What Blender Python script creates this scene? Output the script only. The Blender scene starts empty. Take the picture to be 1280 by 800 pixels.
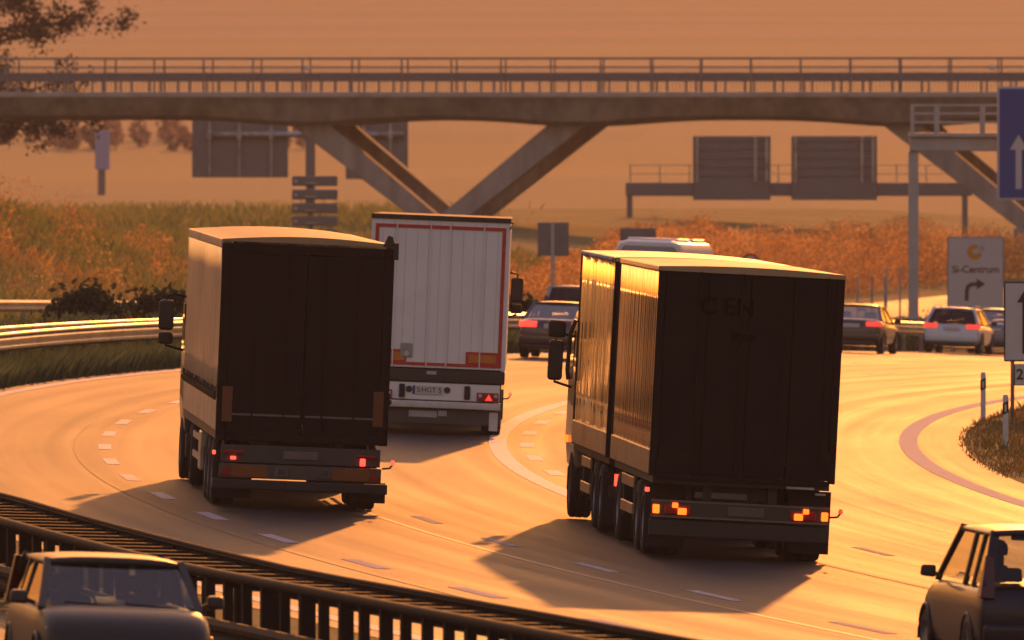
import bpy, math, random
import numpy as np
from mathutils import Vector, Matrix
random.seed(7); rng = np.random.default_rng(11)
R = math.radians
S = bpy.context.scene
COL = S.collection

# ------------------------------------------------------------------ camera, sky, sun, exposure
F = 17067.0            # focal length in photo pixels (1280 wide): a 480 mm lens
EYE = 6.3              # metres above the datum of the road
HZ = 128.0             # photo row of the horizon
cam = bpy.data.cameras.new('camera'); cam_o = bpy.data.objects.new('camera', cam); COL.objects.link(cam_o)
cam.sensor_width = 36; cam.lens = 36 * F / 1280; cam.clip_start = 1; cam.clip_end = 30000
cam_o.location = (0, 0, EYE)
cam_o.rotation_euler = (R(90) - math.atan((400 - HZ) / F), 0, 0)
cam.dof.use_dof = True; cam.dof.focus_distance = 208; cam.dof.aperture_fstop = 6.2
S.camera = cam_o

SUN_AZ, SUN_EL = 4.6, 11.5          # degrees to the right of the view axis, above the horizon
w = bpy.data.worlds.new('World'); S.world = w; w.use_nodes = True
nt = w.node_tree; bg = nt.nodes['Background']
sky = nt.nodes.new('ShaderNodeTexSky'); sky.sky_type = 'NISHITA'; sky.sun_disc = False
sky.sun_elevation = R(SUN_EL); sky.sun_rotation = R(SUN_AZ)
sky.air_density = 2.6; sky.dust_density = 4.0; sky.ozone_density = 1.0
tint = nt.nodes.new('ShaderNodeMix'); tint.data_type = 'RGBA'; tint.blend_type = 'MULTIPLY'
tint.inputs[0].default_value = 1.0; tint.inputs[7].default_value = (1.0, 0.83, 1.32, 1)
nt.links.new(sky.outputs[0], tint.inputs[6]); nt.links.new(tint.outputs[2], bg.inputs[0])
bg.inputs[1].default_value = 0.15
sl = bpy.data.lights.new('sun', 'SUN'); so = bpy.data.objects.new('sun', sl); COL.objects.link(so)
sl.energy = 2.75; sl.angle = R(0.6); sl.color = (1.0, 0.315, 0.06)
sd = Vector((math.sin(R(SUN_AZ)) * math.cos(R(SUN_EL)), math.cos(R(SUN_AZ)) * math.cos(R(SUN_EL)), math.sin(R(SUN_EL))))
so.rotation_euler = sd.to_track_quat('Z', 'Y').to_euler(); so.location = (0, 0, 60)
S.view_settings.view_transform = 'Standard'; S.view_settings.look = 'None'
S.view_settings.exposure = 0.2; S.view_settings.gamma = 1.0
S.render.engine = 'CYCLES'
c = S.cycles
c.use_denoising = True; c.max_bounces = 7; c.diffuse_bounces = 3; c.glossy_bounces = 3; c.transmission_bounces = 5
c.transparent_max_bounces = 12; c.volume_bounces = 1; c.caustics_reflective = False; c.caustics_refractive = False
c.sample_clamp_indirect = 6.0

# ------------------------------------------------------------------ helpers
def W(px, py, D): return Vector(((px - 640) / F * D, D, EYE - (py - HZ) / F * D))

def tag(o, label=None, cat=None, group=None, kind=None):
    if label: o['label'] = label
    if cat: o['category'] = cat
    if group: o['group'] = group
    if kind: o['kind'] = kind
    return o

def empty(name, loc=(0, 0, 0), rz=0, label=None, cat=None, group=None):
    o = bpy.data.objects.new(name, None); COL.objects.link(o); o.empty_display_size = .2
    o.location = loc; o.rotation_euler = (0, 0, rz)
    return tag(o, label, cat, group)

def link(name, me, parent=None, loc=None, rot=None):
    o = bpy.data.objects.new(name, me); COL.objects.link(o)
    if parent: o.parent = parent
    if loc is not None: o.location = loc
    if rot is not None: o.rotation_euler = rot
    return o

class MB:
    def __init__(s): s.v = []; s.f = []
    def quad(s, *p):
        n = len(s.v); s.v += [tuple(q) for q in p]; s.f.append(tuple(range(n, n + len(p)))); return s
    def hexa(s, p):   # p: bottom 4 ccw, top 4 ccw
        n = len(s.v); s.v += [tuple(q) for q in p]
        for a in ((3, 2, 1, 0), (4, 5, 6, 7), (0, 1, 5, 4), (1, 2, 6, 5), (2, 3, 7, 6), (3, 0, 4, 7)):
            s.f.append(tuple(n + i for i in a))
        return s
    def box(s, x0, x1, y0, y1, z0, z1):
        return s.hexa([(x0, y0, z0), (x1, y0, z0), (x1, y1, z0), (x0, y1, z0), (x0, y0, z1), (x1, y0, z1), (x1, y1, z1), (x0, y1, z1)])
    def bar(s, a, b, wx, wy, up=(0, 0, 1)):
        a = Vector(a); b = Vector(b); d = (b - a).normalized(); u = Vector(up)
        if abs(d.dot(u)) > .98: u = Vector((0, 1, 0))
        r = d.cross(u).normalized() * wx / 2; t = r.cross(d).normalized() * wy / 2
        return s.hexa([a - r - t, a + r - t, a + r + t, a - r + t, b - r - t, b + r - t, b + r + t, b - r + t])
    def tube(s, pts, r, n=8, cap=True):
        pts = [Vector(p) for p in pts]; rings = []
        rr = r if isinstance(r, (list, tuple)) else [r] * len(pts)
        for i, p in enumerate(pts):
            d = (pts[min(i + 1, len(pts) - 1)] - pts[max(i - 1, 0)]).normalized()
            u = Vector((0, 0, 1)) if abs(d.z) < .9 else Vector((1, 0, 0))
            a = d.cross(u).normalized(); b = a.cross(d)
            rings.append([p + (a * math.cos(t) + b * math.sin(t)) * rr[i] for t in [2 * math.pi * k / n for k in range(n)]])
        return s.loft(rings, cap)
    def loft(s, rings, cap=True, close=True):
        n0 = len(s.v); n = len(rings[0])
        for rg in rings: s.v += [tuple(q) for q in rg]
        for i in range(len(rings) - 1):
            for k in range(n if close else n - 1):
                k2 = (k + 1) % n
                s.f.append((n0 + i * n + k, n0 + i * n + k2, n0 + (i + 1) * n + k2, n0 + (i + 1) * n + k))
        if cap:
            s.f.append(tuple(n0 + k for k in reversed(range(n)))); m = n0 + (len(rings) - 1) * n
            s.f.append(tuple(m + k for k in range(n)))
        return s
    def prism(s, poly, y0, y1):     # poly in (x, z), extruded along y
        return s.loft([[(a, y0, b) for a, b in poly], [(a, y1, b) for a, b in poly]])
    def prismx(s, poly, x0, x1):    # poly in (y, z), extruded along x
        return s.loft([[(x0, a, b) for a, b in poly], [(x1, a, b) for a, b in poly]])
    def mesh(s, name, mat=None, smooth=False):
        me = bpy.data.meshes.new(name); me.from_pydata(s.v, [], s.f)
        if mat: me.materials.append(mat)
        me.validate()
        import bmesh
        bm = bmesh.new(); bm.from_mesh(me); bmesh.ops.recalc_face_normals(bm, faces=bm.faces); bm.to_mesh(me); bm.free()
        if smooth: me.polygons.foreach_set('use_smooth', [True] * len(me.polygons))
        me.update(); return me
    def build(s, name, mat, parent=None, smooth=False, bevel=0, label=None, loc=None, rot=None, seg=2):
        o = link(name, s.mesh(name, mat, smooth or bevel > 0), parent, loc, rot)
        if bevel:
            m = o.modifiers.new('bevel', 'BEVEL'); m.width = bevel; m.segments = seg; m.limit_method = 'ANGLE'; m.angle_limit = R(35)
            m2 = o.modifiers.new('wn', 'WEIGHTED_NORMAL')
        if label: o['label'] = label
        return o

def quads_mesh(name, P, mat, uv=None):    # P: (n,4,3) array -> one mesh
    n = len(P); me = bpy.data.meshes.new(name)
    me.vertices.add(n * 4); me.vertices.foreach_set('co', P.reshape(-1).astype(np.float32))
    me.loops.add(n * 4); me.loops.foreach_set('vertex_index', np.arange(n * 4, dtype=np.int32))
    me.polygons.add(n); me.polygons.foreach_set('loop_start', np.arange(0, n * 4, 4, dtype=np.int32))
    me.polygons.foreach_set('loop_total', np.full(n, 4, dtype=np.int32))
    me.materials.append(mat); me.update(); me.validate(); return me

# ------------------------------------------------------------------ materials
MATS = {}
def mat(name, col, rough=.6, metal=0., var=.12, scale=6., bump=0., bscale=40., spec=.5, coat=0., emit=None, estr=0., dirt=None, coord='Object', stretch=(1, 1, 1), dscale=1.2, dlo=.5, dhi=.72):
    if name in MATS: return MATS[name]
    m = bpy.data.materials.new(name); m.use_nodes = True; t = m.node_tree; b = t.nodes['Principled BSDF']
    N = t.nodes.new; L = t.links.new
    b.inputs['Roughness'].default_value = rough; b.inputs['Metallic'].default_value = metal
    b.inputs['Specular IOR Level'].default_value = spec; b.inputs['Coat Weight'].default_value = coat
    tc = N('ShaderNodeTexCoord'); mp = N('ShaderNodeMapping'); mp.inputs['Scale'].default_value = stretch
    L(tc.outputs[coord], mp.inputs[0])
    nz = N('ShaderNodeTexNoise'); nz.inputs['Scale'].default_value = scale; nz.inputs['Detail'].default_value = 5
    L(mp.outputs[0], nz.inputs[0])
    cr = N('ShaderNodeValToRGB'); cr.color_ramp.elements[0].position = .3; cr.color_ramp.elements[1].position = .7
    cr.color_ramp.elements[0].color = tuple(x * (1 - var) for x in col) + (1,)
    cr.color_ramp.elements[1].color = tuple(min(1, x * (1 + var)) for x in col) + (1,)
    L(nz.outputs[0], cr.inputs[0]); out = cr.outputs[0]
    if dirt:
        n2 = N('ShaderNodeTexNoise'); n2.inputs['Scale'].default_value = dscale; n2.inputs['Detail'].default_value = 7; n2.inputs['Roughness'].default_value = .65
        L(tc.outputs[coord], n2.inputs[0])
        c2 = N('ShaderNodeValToRGB'); c2.color_ramp.elements[0].position = dlo; c2.color_ramp.elements[1].position = dhi
        L(n2.outputs[0], c2.inputs[0])
        mx = N('ShaderNodeMix'); mx.data_type = 'RGBA'; L(c2.outputs[0], mx.inputs[0]); L(out, mx.inputs[6]); mx.inputs[7].default_value = tuple(dirt) + (1,)
        out = mx.outputs[2]
    L(out, b.inputs['Base Color'])
    if bump:
        n3 = N('ShaderNodeTexNoise'); n3.inputs['Scale'].default_value = bscale; n3.inputs['Detail'].default_value = 4
        L(mp.outputs[0], n3.inputs[0])
        bp = N('ShaderNodeBump'); bp.inputs['Strength'].default_value = bump; bp.inputs['Distance'].default_value = .02
        L(n3.outputs[0], bp.inputs['Height']); L(bp.outputs[0], b.inputs['Normal'])
    if emit:
        b.inputs['Emission Color'].default_value = tuple(emit) + (1,); b.inputs['Emission Strength'].default_value = estr
    MATS[name] = m; return m

def leafmat(name, cols, trans=.5, rough=.6, scale=.6):
    m = bpy.data.materials.new(name); m.use_nodes = True; t = m.node_tree; N = t.nodes.new; L = t.links.new
    b = t.nodes['Principled BSDF']; b.inputs['Roughness'].default_value = rough; b.inputs['Specular IOR Level'].default_value = .3
    tc = N('ShaderNodeTexCoord'); nz = N('ShaderNodeTexNoise'); nz.inputs['Scale'].default_value = scale; nz.inputs['Detail'].default_value = 3
    L(tc.outputs['Object'], nz.inputs[0])
    cr = N('ShaderNodeValToRGB'); e = cr.color_ramp.elements
    e[0].position = .32; e[1].position = .68; e[0].color = tuple(cols[0]) + (1,); e[1].color = tuple(cols[-1]) + (1,)
    for i, cc in enumerate(cols[1:-1]):
        k = e.new(.32 + .36 * (i + 1) / (len(cols) - 1)); k.color = tuple(cc) + (1,)
    L(nz.outputs[0], cr.inputs[0]); L(cr.outputs[0], b.inputs['Base Color'])
    tr = N('ShaderNodeBsdfTranslucent'); L(cr.outputs[0], tr.inputs[0])
    mx = N('ShaderNodeMixShader'); mx.inputs[0].default_value = trans
    L(b.outputs[0], mx.inputs[1]); L(tr.outputs[0], mx.inputs[2]); L(mx.outputs[0], t.nodes['Material Output'].inputs[0])
    MATS[name] = m; return m

def glassmat(name, col, ior=1.5, alpha=.85):
    m = bpy.data.materials.new(name); m.use_nodes = True; t = m.node_tree; N = t.nodes.new; L = t.links.new
    t.nodes.remove(t.nodes['Principled BSDF'])
    fr = N('ShaderNodeFresnel'); ge = N('ShaderNodeNewGeometry'); mi = N('ShaderNodeMix')
    mi.inputs[2].default_value = ior; mi.inputs[3].default_value = 1 / ior; L(ge.outputs['Backfacing'], mi.inputs[0]); L(mi.outputs[0], fr.inputs[0])
    nz = N('ShaderNodeTexNoise'); nz.inputs['Scale'].default_value = 3; mr = N('ShaderNodeMapRange')
    mr.inputs[3].default_value = .015; mr.inputs[4].default_value = .05; L(nz.outputs[0], mr.inputs[0])
    tr = N('ShaderNodeBsdfTransparent'); tr.inputs[0].default_value = tuple(col) + (1,)
    gl = N('ShaderNodeBsdfGlossy'); L(mr.outputs[0], gl.inputs['Roughness'])
    mx = N('ShaderNodeMixShader'); L(fr.outputs[0], mx.inputs[0]); L(tr.outputs[0], mx.inputs[1]); L(gl.outputs[0], mx.inputs[2])
    L(mx.outputs[0], t.nodes['Material Output'].inputs[0]); MATS[name] = m; return m

M_rubber = mat('rubber', (.018, .017, .016), .85, bump=.3)
M_black = mat('black_plastic', (.02, .019, .018), .5)
M_chassis = mat('chassis_paint', (.022, .02, .019), .6, dirt=(.05, .04, .03))
M_rim = mat('wheel_rim', (.25, .25, .26), .45, .6, dirt=(.06, .05, .04))
M_galv = mat('galvanised_steel', (.42, .42, .42), .42, .75, .2, 3, dirt=(.25, .2, .16))
M_red_on = mat('tail_lamp_lit', (.35, .01, .01), .3, emit=(1, .05, .03), estr=3.2)
M_red_soft = mat('tail_lamp_dim', (.4, .015, .012), .25, emit=(1, .06, .04), estr=.9)
M_red = mat('red_reflector', (.3, .01, .01), .25)
M_orange_on = mat('brake_lamp_lit', (.5, .12, .01), .3, emit=(1, .10, .008), estr=3.4)
M_amber = mat('amber_reflective_tape', (.55, .17, .02), .45)
M_redtape = mat('red_reflective_tape', (.5, .03, .025), .4)
M_whitepaint = mat('white_panel_paint', (.78, .77, .78), .4, var=.05, scale=.8, dirt=(.62, .60, .59), dscale=.9, dlo=.5, dhi=.9)
M_plate = mat('number_plate_white', (.55, .54, .52), .4, var=.05)
M_ink = mat('dark_ink', (.02, .02, .022), .6)
M_blueink = mat('plate_blue', (.03, .05, .25), .5)
M_rail = mat('weathered_rail', (.30, .29, .28), .38, .8, .25, 4, dirt=(.14, .10, .07))
M_conc = mat('bridge_concrete', (.34, .31, .29), .85, var=.26, scale=1.6, bump=.2, bscale=8, dirt=(.20, .17, .15), dscale=.35, stretch=(1, 1, .18))
M_signback = mat('sign_back_aluminium', (.20, .19, .19), .6, .3, .08)
M_asign = mat('white_sign_face', (.55, .54, .55), .5, var=.04)
M_bluesign = mat('blue_sign_face', (.012, .06, .30), .5, var=.05)
M_glass = glassmat('window_glass', (.62, .66, .70))
M_glass_dark = glassmat('privacy_glass', (.16, .17, .19))
M_glass_sky = glassmat('steep_car_glass', (.35, .38, .42), 3.0)
M_int = mat('dark_interior', (.03, .028, .027), .8)

# ------------------------------------------------------------------ road geometry: lateral offset u and distance D
RC = 430.0; DA = 248.0; D1 = 320.0; D0 = 150.0
def slope(D): return (min(max(D, D0), D1) - DA) / RC
def xc(D):
    d = min(max(D, D0), D1); x = (d - DA) ** 2 / (2 * RC)
    return x + slope(D) * (D - d)
def zc(D):
    d = min(max(D, 150), 445); e = max(0, d - 280)
    return EYE - 6.06 - .037 * (xc(d) + 3.3) - 5.4e-5 * e * e
def zroad(u, D):                       # height of the banked surface
    return zc(D) - .037 * min(max(u, -27), 12)
def RP(u, D, dz=0): return Vector((xc(D) + u, D, zroad(u, D) + dz))
def u_of(X, D): return X - xc(D)
PLAT = EYE - 5.6
def sm(a, b, x):
    t = min(1, max(0, (x - a) / (b - a))); return t * t * (3 - 2 * t)
def zground(u, D):
    X = xc(D) + u
    z = zroad(u, D)
    if u < -27.5:
        k = sm(-28, -28 - (24 if D < 460 else 30), u)
        z = z * (1 - k) + PLAT * k
        m = math.exp(-((X + 20) / 8.0) ** 2 - ((D - 440) / 55.0) ** 2)      # grassy mound on the left
        z += 2.9 * m * sm(-27, -36, u)
    if u > 8.6:
        z += .06 * math.sin(D * .21 + u) * sm(8.6, 11, u)
        k = sm(22, 60, u); z = z * (1 - k) + PLAT * k
    if D > 720: z -= .5 * sm(720, 760, D)
    if D > 1250: z += 70 * sm(1250, 5200, D) * 1.0 + (D - 1250) * .012
    return z

def grid(name, us, Ds, zf, m, uvs=True):
    P = [[(xc(D) + u, D, zf(u, D)) for u in us] for D in Ds]; nu = len(us)
    v = [p for r in P for p in r]
    f = [(j * nu + i, j * nu + i + 1, (j + 1) * nu + i + 1, (j + 1) * nu + i) for j in range(len(Ds) - 1) for i in range(nu - 1)]
    me = bpy.data.meshes.new(name); me.from_pydata(v, [], f); me.materials.append(m)
    uv = me.uv_layers.new(name='UVMap'); li = np.zeros(len(me.loops), np.int32); me.loops.foreach_get('vertex_index', li)
    UV = np.array([(u, D) for D in Ds for u in us], np.float32)[li]; uv.data.foreach_set('uv', UV.reshape(-1))
    me.polygons.foreach_set('use_smooth', [True] * len(me.polygons)); me.update()
    return link(name, me)

# ground material: grass, dry weeds, stubble fields further out paled with painted haze
def groundmat():
    m = bpy.data.materials.new('ground_grass'); m.use_nodes = True; t = m.node_tree; N = t.nodes.new; L = t.links.new
    b = t.nodes['Principled BSDF']; b.inputs['Roughness'].default_value = .9; b.inputs['Specular IOR Level'].default_value = .2
    tc = N('ShaderNodeTexCoord')
    n1 = N('ShaderNodeTexNoise'); n1.inputs['Scale'].default_value = .25; n1.inputs['Detail'].default_value = 8; L(tc.outputs['Object'], n1.inputs[0])
    c1 = N('ShaderNodeValToRGB'); e = c1.color_ramp.elements; e[0].position = .35; e[1].position = .66
    e[0].color = (.075, .095, .028, 1); e[1].color = (.20, .14, .05, 1); k = e.new(.5); k.color = (.12, .12, .036, 1)
    L(n1.outputs[0], c1.inputs[0])
    mp = N('ShaderNodeMapping'); mp.inputs['Scale'].default_value = (.0035, .0016, 1); L(tc.outputs['Object'], mp.inputs[0])
    n2 = N('ShaderNodeTexVoronoi'); n2.inputs['Scale'].default_value = 1.0; L(mp.outputs[0], n2.inputs[0])
    c2 = N('ShaderNodeValToRGB'); c2.color_ramp.interpolation = 'EASE'; e = c2.color_ramp.elements; e[0].color = (.32, .225, .10, 1); e[1].position = .35; e[1].color = (.27, .205, .09, 1)
    k = e.new(.6); k.color = (.33, .215, .125, 1); k = e.new(.8); k.color = (.32, .22, .08, 1)
    sx = N('ShaderNodeSeparateColor'); L(n2.outputs['Color'], sx.inputs[0]); L(sx.outputs[0], c2.inputs[0])
    sp = N('ShaderNodeSeparateXYZ'); L(tc.outputs['Object'], sp.inputs[0])
    mr = N('ShaderNodeMapRange'); mr.inputs[1].default_value = 722; mr.inputs[2].default_value = 735; L(sp.outputs[1], mr.inputs[0])
    mx = N('ShaderNodeMix'); mx.data_type = 'RGBA'; L(mr.outputs[0], mx.inputs[0]); L(c1.outputs[0], mx.inputs[6]); L(c2.outputs[0], mx.inputs[7])
    L(mx.outputs[2], b.inputs['Base Color'])
    n3 = N('ShaderNodeTexNoise'); n3.inputs['Scale'].default_value = 9; n3.inputs['Detail'].default_value = 6; L(tc.outputs['Object'], n3.inputs[0])
    bp = N('ShaderNodeBump'); bp.inputs['Strength'].default_value = .8; bp.inputs['Distance'].default_value = .15
    L(n3.outputs[0], bp.inputs['Height']); L(bp.outputs[0], b.inputs['Normal'])
    return m
M_ground = groundmat()

def asphaltmat(name, c0, c1, r0, r1):
    m = bpy.data.materials.new(name); m.use_nodes = True; t = m.node_tree; N = t.nodes.new; L = t.links.new
    b = t.nodes['Principled BSDF']
    tc = N('ShaderNodeTexCoord')
    mp = N('ShaderNodeMapping'); mp.inputs['Scale'].default_value = (1.7, .010, 1); L(tc.outputs['UV'], mp.inputs[0])
    n1 = N('ShaderNodeTexNoise'); n1.inputs['Scale'].default_value = 1.0; n1.inputs['Detail'].default_value = 6; n1.inputs['Roughness'].default_value = .6; L(mp.outputs[0], n1.inputs[0])
    mp2 = N('ShaderNodeMapping'); mp2.inputs['Scale'].default_value = (.35, .06, 1); L(tc.outputs['UV'], mp2.inputs[0])
    n2 = N('ShaderNodeTexNoise'); n2.inputs['Scale'].default_value = 1.0; n2.inputs['Detail'].default_value = 6; L(mp2.outputs[0], n2.inputs[0])
    n4 = N('ShaderNodeTexNoise'); n4.inputs['Scale'].default_value = 14; n4.inputs['Detail'].default_value = 8; L(tc.outputs['Object'], n4.inputs[0])
    ad = N('ShaderNodeMix'); ad.inputs[0].default_value = .38; L(n1.outputs[0], ad.inputs[2]); L(n2.outputs[0], ad.inputs[3])
    hf = N('ShaderNodeMix'); hf.inputs[0].default_value = .28; L(ad.outputs[0], hf.inputs[2]); L(n4.outputs[0], hf.inputs[3])
    c_ = N('ShaderNodeValToRGB'); e = c_.color_ramp.elements; e[0].position = .38; e[1].position = .62; e[0].color = c0 + (1,); e[1].color = c1 + (1,); b.inputs['Specular IOR Level'].default_value = .14
    L(hf.outputs[0], c_.inputs[0]); L(c_.outputs[0], b.inputs['Base Color'])
    mr = N('ShaderNodeMapRange'); mr.inputs[1].default_value = .38; mr.inputs[2].default_value = .62; mr.inputs[3].default_value = r0; mr.inputs[4].default_value = r1
    L(hf.outputs[0], mr.inputs[0]); L(mr.outputs[0], b.inputs['Roughness'])
    n3 = N('ShaderNodeTexNoise'); n3.inputs['Scale'].default_value = 60; L(tc.outputs['Object'], n3.inputs[0])
    bp = N('ShaderNodeBump'); bp.inputs['Strength'].default_value = .25; bp.inputs['Distance'].default_value = .01
    L(n3.outputs[0], bp.inputs['Height']); L(bp.outputs[0], b.inputs['Normal'])
    return m
M_road = asphaltmat('worn_asphalt', (.032, .028, .026), (.060, .053, .049), .60, .73)
M_paint = mat('road_paint', (.50, .48, .49), .7, spec=.2, var=.15, scale=5, dirt=(.30, .28, .26), dscale=4)
M_tar = mat('tar_joint', (.02, .019, .018), .75)

# ------------------------------------------------------------------ terrain and roads
us = sorted(set([-2600, -1500, -900, -600, -420, -300, -220, -170, -140, -120, -105] + list(range(-96, -26, 3)) + [-26.6, -24, -20, -16, -14.6, -13, -11.4, -11, -6, 0, 5, 8.2, 8.7, 9.5, 10.5, 11.5, 13, 15, 18, 22, 27, 33, 40, 50, 65, 90, 130, 200, 350, 600, 1000, 1600, 2600]))
Ds = [-250, -150, -80, -30] + list(range(0, 150, 12)) + list(range(150, 480, 4)) + list(range(480, 780, 8)) + list(range(780, 1300, 40)) + list(range(1300, 5400, 200))
tag(grid('terrain', us, Ds, lambda u, D: zground(u, D) - (.10 if (-26.4 < u < -14.8 or -11.3 < u < 8.4) else 0), M_ground), kind='structure')
Dr = [-200, -100, -40] + list(range(0, 150, 10)) + list(range(150, 450, 3)) + list(range(450, 800, 12))
road = tag(grid('road', [-11.35, -9, -7, -4, -1, 2, 5, 8.45], Dr, lambda u, D: zroad(u, D), M_road), kind='structure')
tag(grid('oncoming_carriageway', [-26.2, -22, -18, -14.9], Dr, lambda u, D: zroad(u, D), M_road), kind='structure')

def strip(name, u0, u1, Da, Db, step, dz, m, parent=road):
    n = max(1, int((Db - Da) / step)); b = MB(); rings = []
    for i in range(n + 1):
        D = Da + (Db - Da) * i / n; rings.append((RP(u0, D, dz), RP(u1, D, dz)))
    for i in range(n): b.quad(rings[i][0], rings[i][1], rings[i + 1][1], rings[i + 1][0])
    o = link(name, b.mesh(name, m), parent); return o
strip('edge_line', -10.95, -10.68, 100, 480, 4, .006, M_paint)
M_worn_skylit = mat('worn_skylit_paint', (.37, .35, .42), .85, spec=.15, dirt=(.27, .25, .28), dscale=3)  # worn paint, the mauve of glare-free sky light put into its colour
strip('edge_line', 7.2, 7.55, 100, 480, 4, .006, M_worn_skylit)
strip('solid_line', -.42, -.10, 206, 330, 3, .006, M_paint)
strip('joint', -4.56, -4.48, 110, 206, 3, .006, mat('sealed_joint', (.15, .135, .125), .6, spec=.2))
strip('joint', -.06, .02, 110, 204, 3, .006, M_tar)
strip('joint', -7.75, -7.71, 110, 250, 3, .006, M_tar)
D = 116.0
while D < 440:
    strip('lane_dash', -7.32, -7.10, D, D + 3.3, 1.7, .006, M_paint if D > 205 else M_worn_skylit)
    if D < 200: strip('lane_dash', -3.95, -3.78, D + 2, D + 5.2, 1.7, .006, M_worn_skylit)
    if D < 200: strip('lane_dash', 1.6, 1.76, D + 4, D + 7.2, 1.7, .006, M_worn_skylit)
    if 212 < D < 345: strip('lane_dash', .14, .40, D + 3, D + 6.2, 1.7, .006, M_paint)
    if D > 330: strip('lane_dash', -3.7, -3.5, D, D + 4, 2, .006, M_paint)
    D += 9.0
for Dd in range(120, 340, 12):      # oncoming carriageway dashes
    strip('lane_dash', -20.6, -20.4, Dd, Dd + 5, 2.5, .006, M_paint, bpy.data.objects['oncoming_carriageway'])

# ------------------------------------------------------------------ guard rails
W_BEAM = [(-.04, -.155), (.0, -.155), (.045, -.10), (.045, -.05), (0, -.02), (0, .02), (.045, .05), (.045, .10), (0, .155), (-.04, .155), (-.045, .15), (-.01, .10), (-.01, .05), (-.05, .02), (-.05, -.02), (-.01, -.05), (-.01, -.10), (-.045, -.15)]
def beam(u, zt, Da, Db, side, parent, name='rail', step=4.0, m=None):
    n = max(1, int((Db - Da) / step)); rings = []
    for i in range(n + 1):
        D = Da + (Db - Da) * i / n; p = RP(u(D) if callable(u) else u, D); s = slope(D); r = Vector((1, -s, 0)).normalized() * side
        rings.append([p + r * a + Vector((0, 0, zt - .155 + b)) for a, b in W_BEAM])
    return MB().loft(rings).build(name, m or M_rail, parent)
def pipe(u, zt, Da, Db, r, parent, name='pipe_rail', m=None):
    return MB().tube([RP(u(d) if callable(u) else u, d, zt) for d in np.arange(Da, Db, 3.0)], r, 8).build(name, m or M_rail, parent, smooth=True)

M_drail = mat('silhouette_dark_steel', (.014, .011, .010), .75, 0, .3, 4, dirt=(.028, .020, .014), spec=.12)  # darker copy of the rail steel, backlit silhouette put into the colour
g = empty('median_barrier', RP(-13.5, 130), label='double steel guard rail with ladder-like cross bars along the median, bottom left', cat='guard rail')
g.location = (0, 0, 0)
def UR(D): return -12.85 - max(0, 172 - D) * .026
def UL(D): return UR(D) - 1.3
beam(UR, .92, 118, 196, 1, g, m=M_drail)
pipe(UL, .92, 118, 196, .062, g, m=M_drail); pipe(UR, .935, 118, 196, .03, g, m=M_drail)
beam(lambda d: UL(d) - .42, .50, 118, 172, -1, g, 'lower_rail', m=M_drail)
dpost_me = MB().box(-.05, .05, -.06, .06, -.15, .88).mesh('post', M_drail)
post_me = MB().box(-.05, .05, -.06, .06, -.15, .86).mesh('post', M_rail)
k = 0; D = 119.0
while D < 195:
    s = slope(D); a = -math.atan(s)
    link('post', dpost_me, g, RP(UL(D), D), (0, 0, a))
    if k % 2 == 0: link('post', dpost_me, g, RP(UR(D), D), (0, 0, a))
    p, q = RP(UR(D), D + .2, .84), RP(UL(D), D + .2, .82)
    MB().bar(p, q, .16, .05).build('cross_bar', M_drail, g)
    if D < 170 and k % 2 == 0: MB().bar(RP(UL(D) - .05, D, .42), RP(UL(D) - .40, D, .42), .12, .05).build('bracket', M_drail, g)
    D += 1.1; k += 1
# the same barrier comes back into view behind the bend
g = empty('median_guard_rail', label='sunlit double guard rail curving along the far grass verge on the left', cat='guard rail')
for u_, s_ in ((-12.4, 1), (-13.5, -1)):
    beam(u_, .86, 250, 480, s_, g); pipe(u_, .90, 250, 480, .055, g)
D = 252.0
while D < 478:
    link('post', post_me, g, RP(-12.95, D), (0, 0, -math.atan(slope(D))))
    MB().bar(RP(-12.4, D, .70), RP(-13.5, D, .70), .12, .05).build('spacer', M_rail, g); D += 4.0
g = empty('outer_guard_rail', label='far guard rail beyond the oncoming carriageway under the overgrown slope', cat='guard rail')
beam(-26.7, .80, 300, 480, 1, g); D = 302.0
while D < 478:
    link('post', post_me, g, RP(-26.82, D, -.08), (0, 0, -math.atan(slope(D)))); D += 4.0

# ------------------------------------------------------------------ bridge
BD = 620.0; BP = F / BD; BR = R(9.5)
br = empty('road_bridge', (0, BD, 0), -BR, 'concrete overpass with V-shaped piers and steel railings spanning the motorway', 'bridge')
def bx(px): return (px - 640) / BP / math.cos(BR)
def bz(py): return EYE - (py - HZ) / BP
DT = bz(115); legs = [374, 712, 1114, 1452]
rings = []
for px in np.linspace(-500, 1900, 97):
    h = sum(math.exp(-((px - l) / 85.0) ** 2) for l in legs)
    zb = bz(150.5 + 8 * h); x = bx(px)
    rings.append([(x, .06, DT - .24), (x, .30, DT - .50), (x, .85, zb + .22), (x, 1.9, zb), (x, 8.3, zb), (x, 9.3, zb + .22), (x, 9.9, DT - .5), (x, 10.1, DT - .24), (x, 10.1, DT - .10), (x, .06, DT - .10)])
MB().loft(rings).build('deck', M_conc, br, smooth=False)
x0, x1 = bx(-500), bx(1900)
for a, b_ in ((-.02, .75), (9.4, 10.2)): MB().box(x0, x1, a, b_, DT - .245, DT).build('edge_beam', mat('pale_concrete', (.42, .40, .38), .8, var=.12, scale=.4, dirt=(.28, .25, .22), dscale=.5), br, bevel=.03)
def leg(p):   # p: four photo points of the near face
    for ya, yb in ((1.7, 2.7), (7.6, 8.6)):
        f_ = [(bx(a), ya, bz(b)) for a, b in p]; g_ = [(x, yb, z) for x, y, z in f_]
        MB().loft([f_, g_]).build('pier_leg', M_conc, br, bevel=.05)
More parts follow.
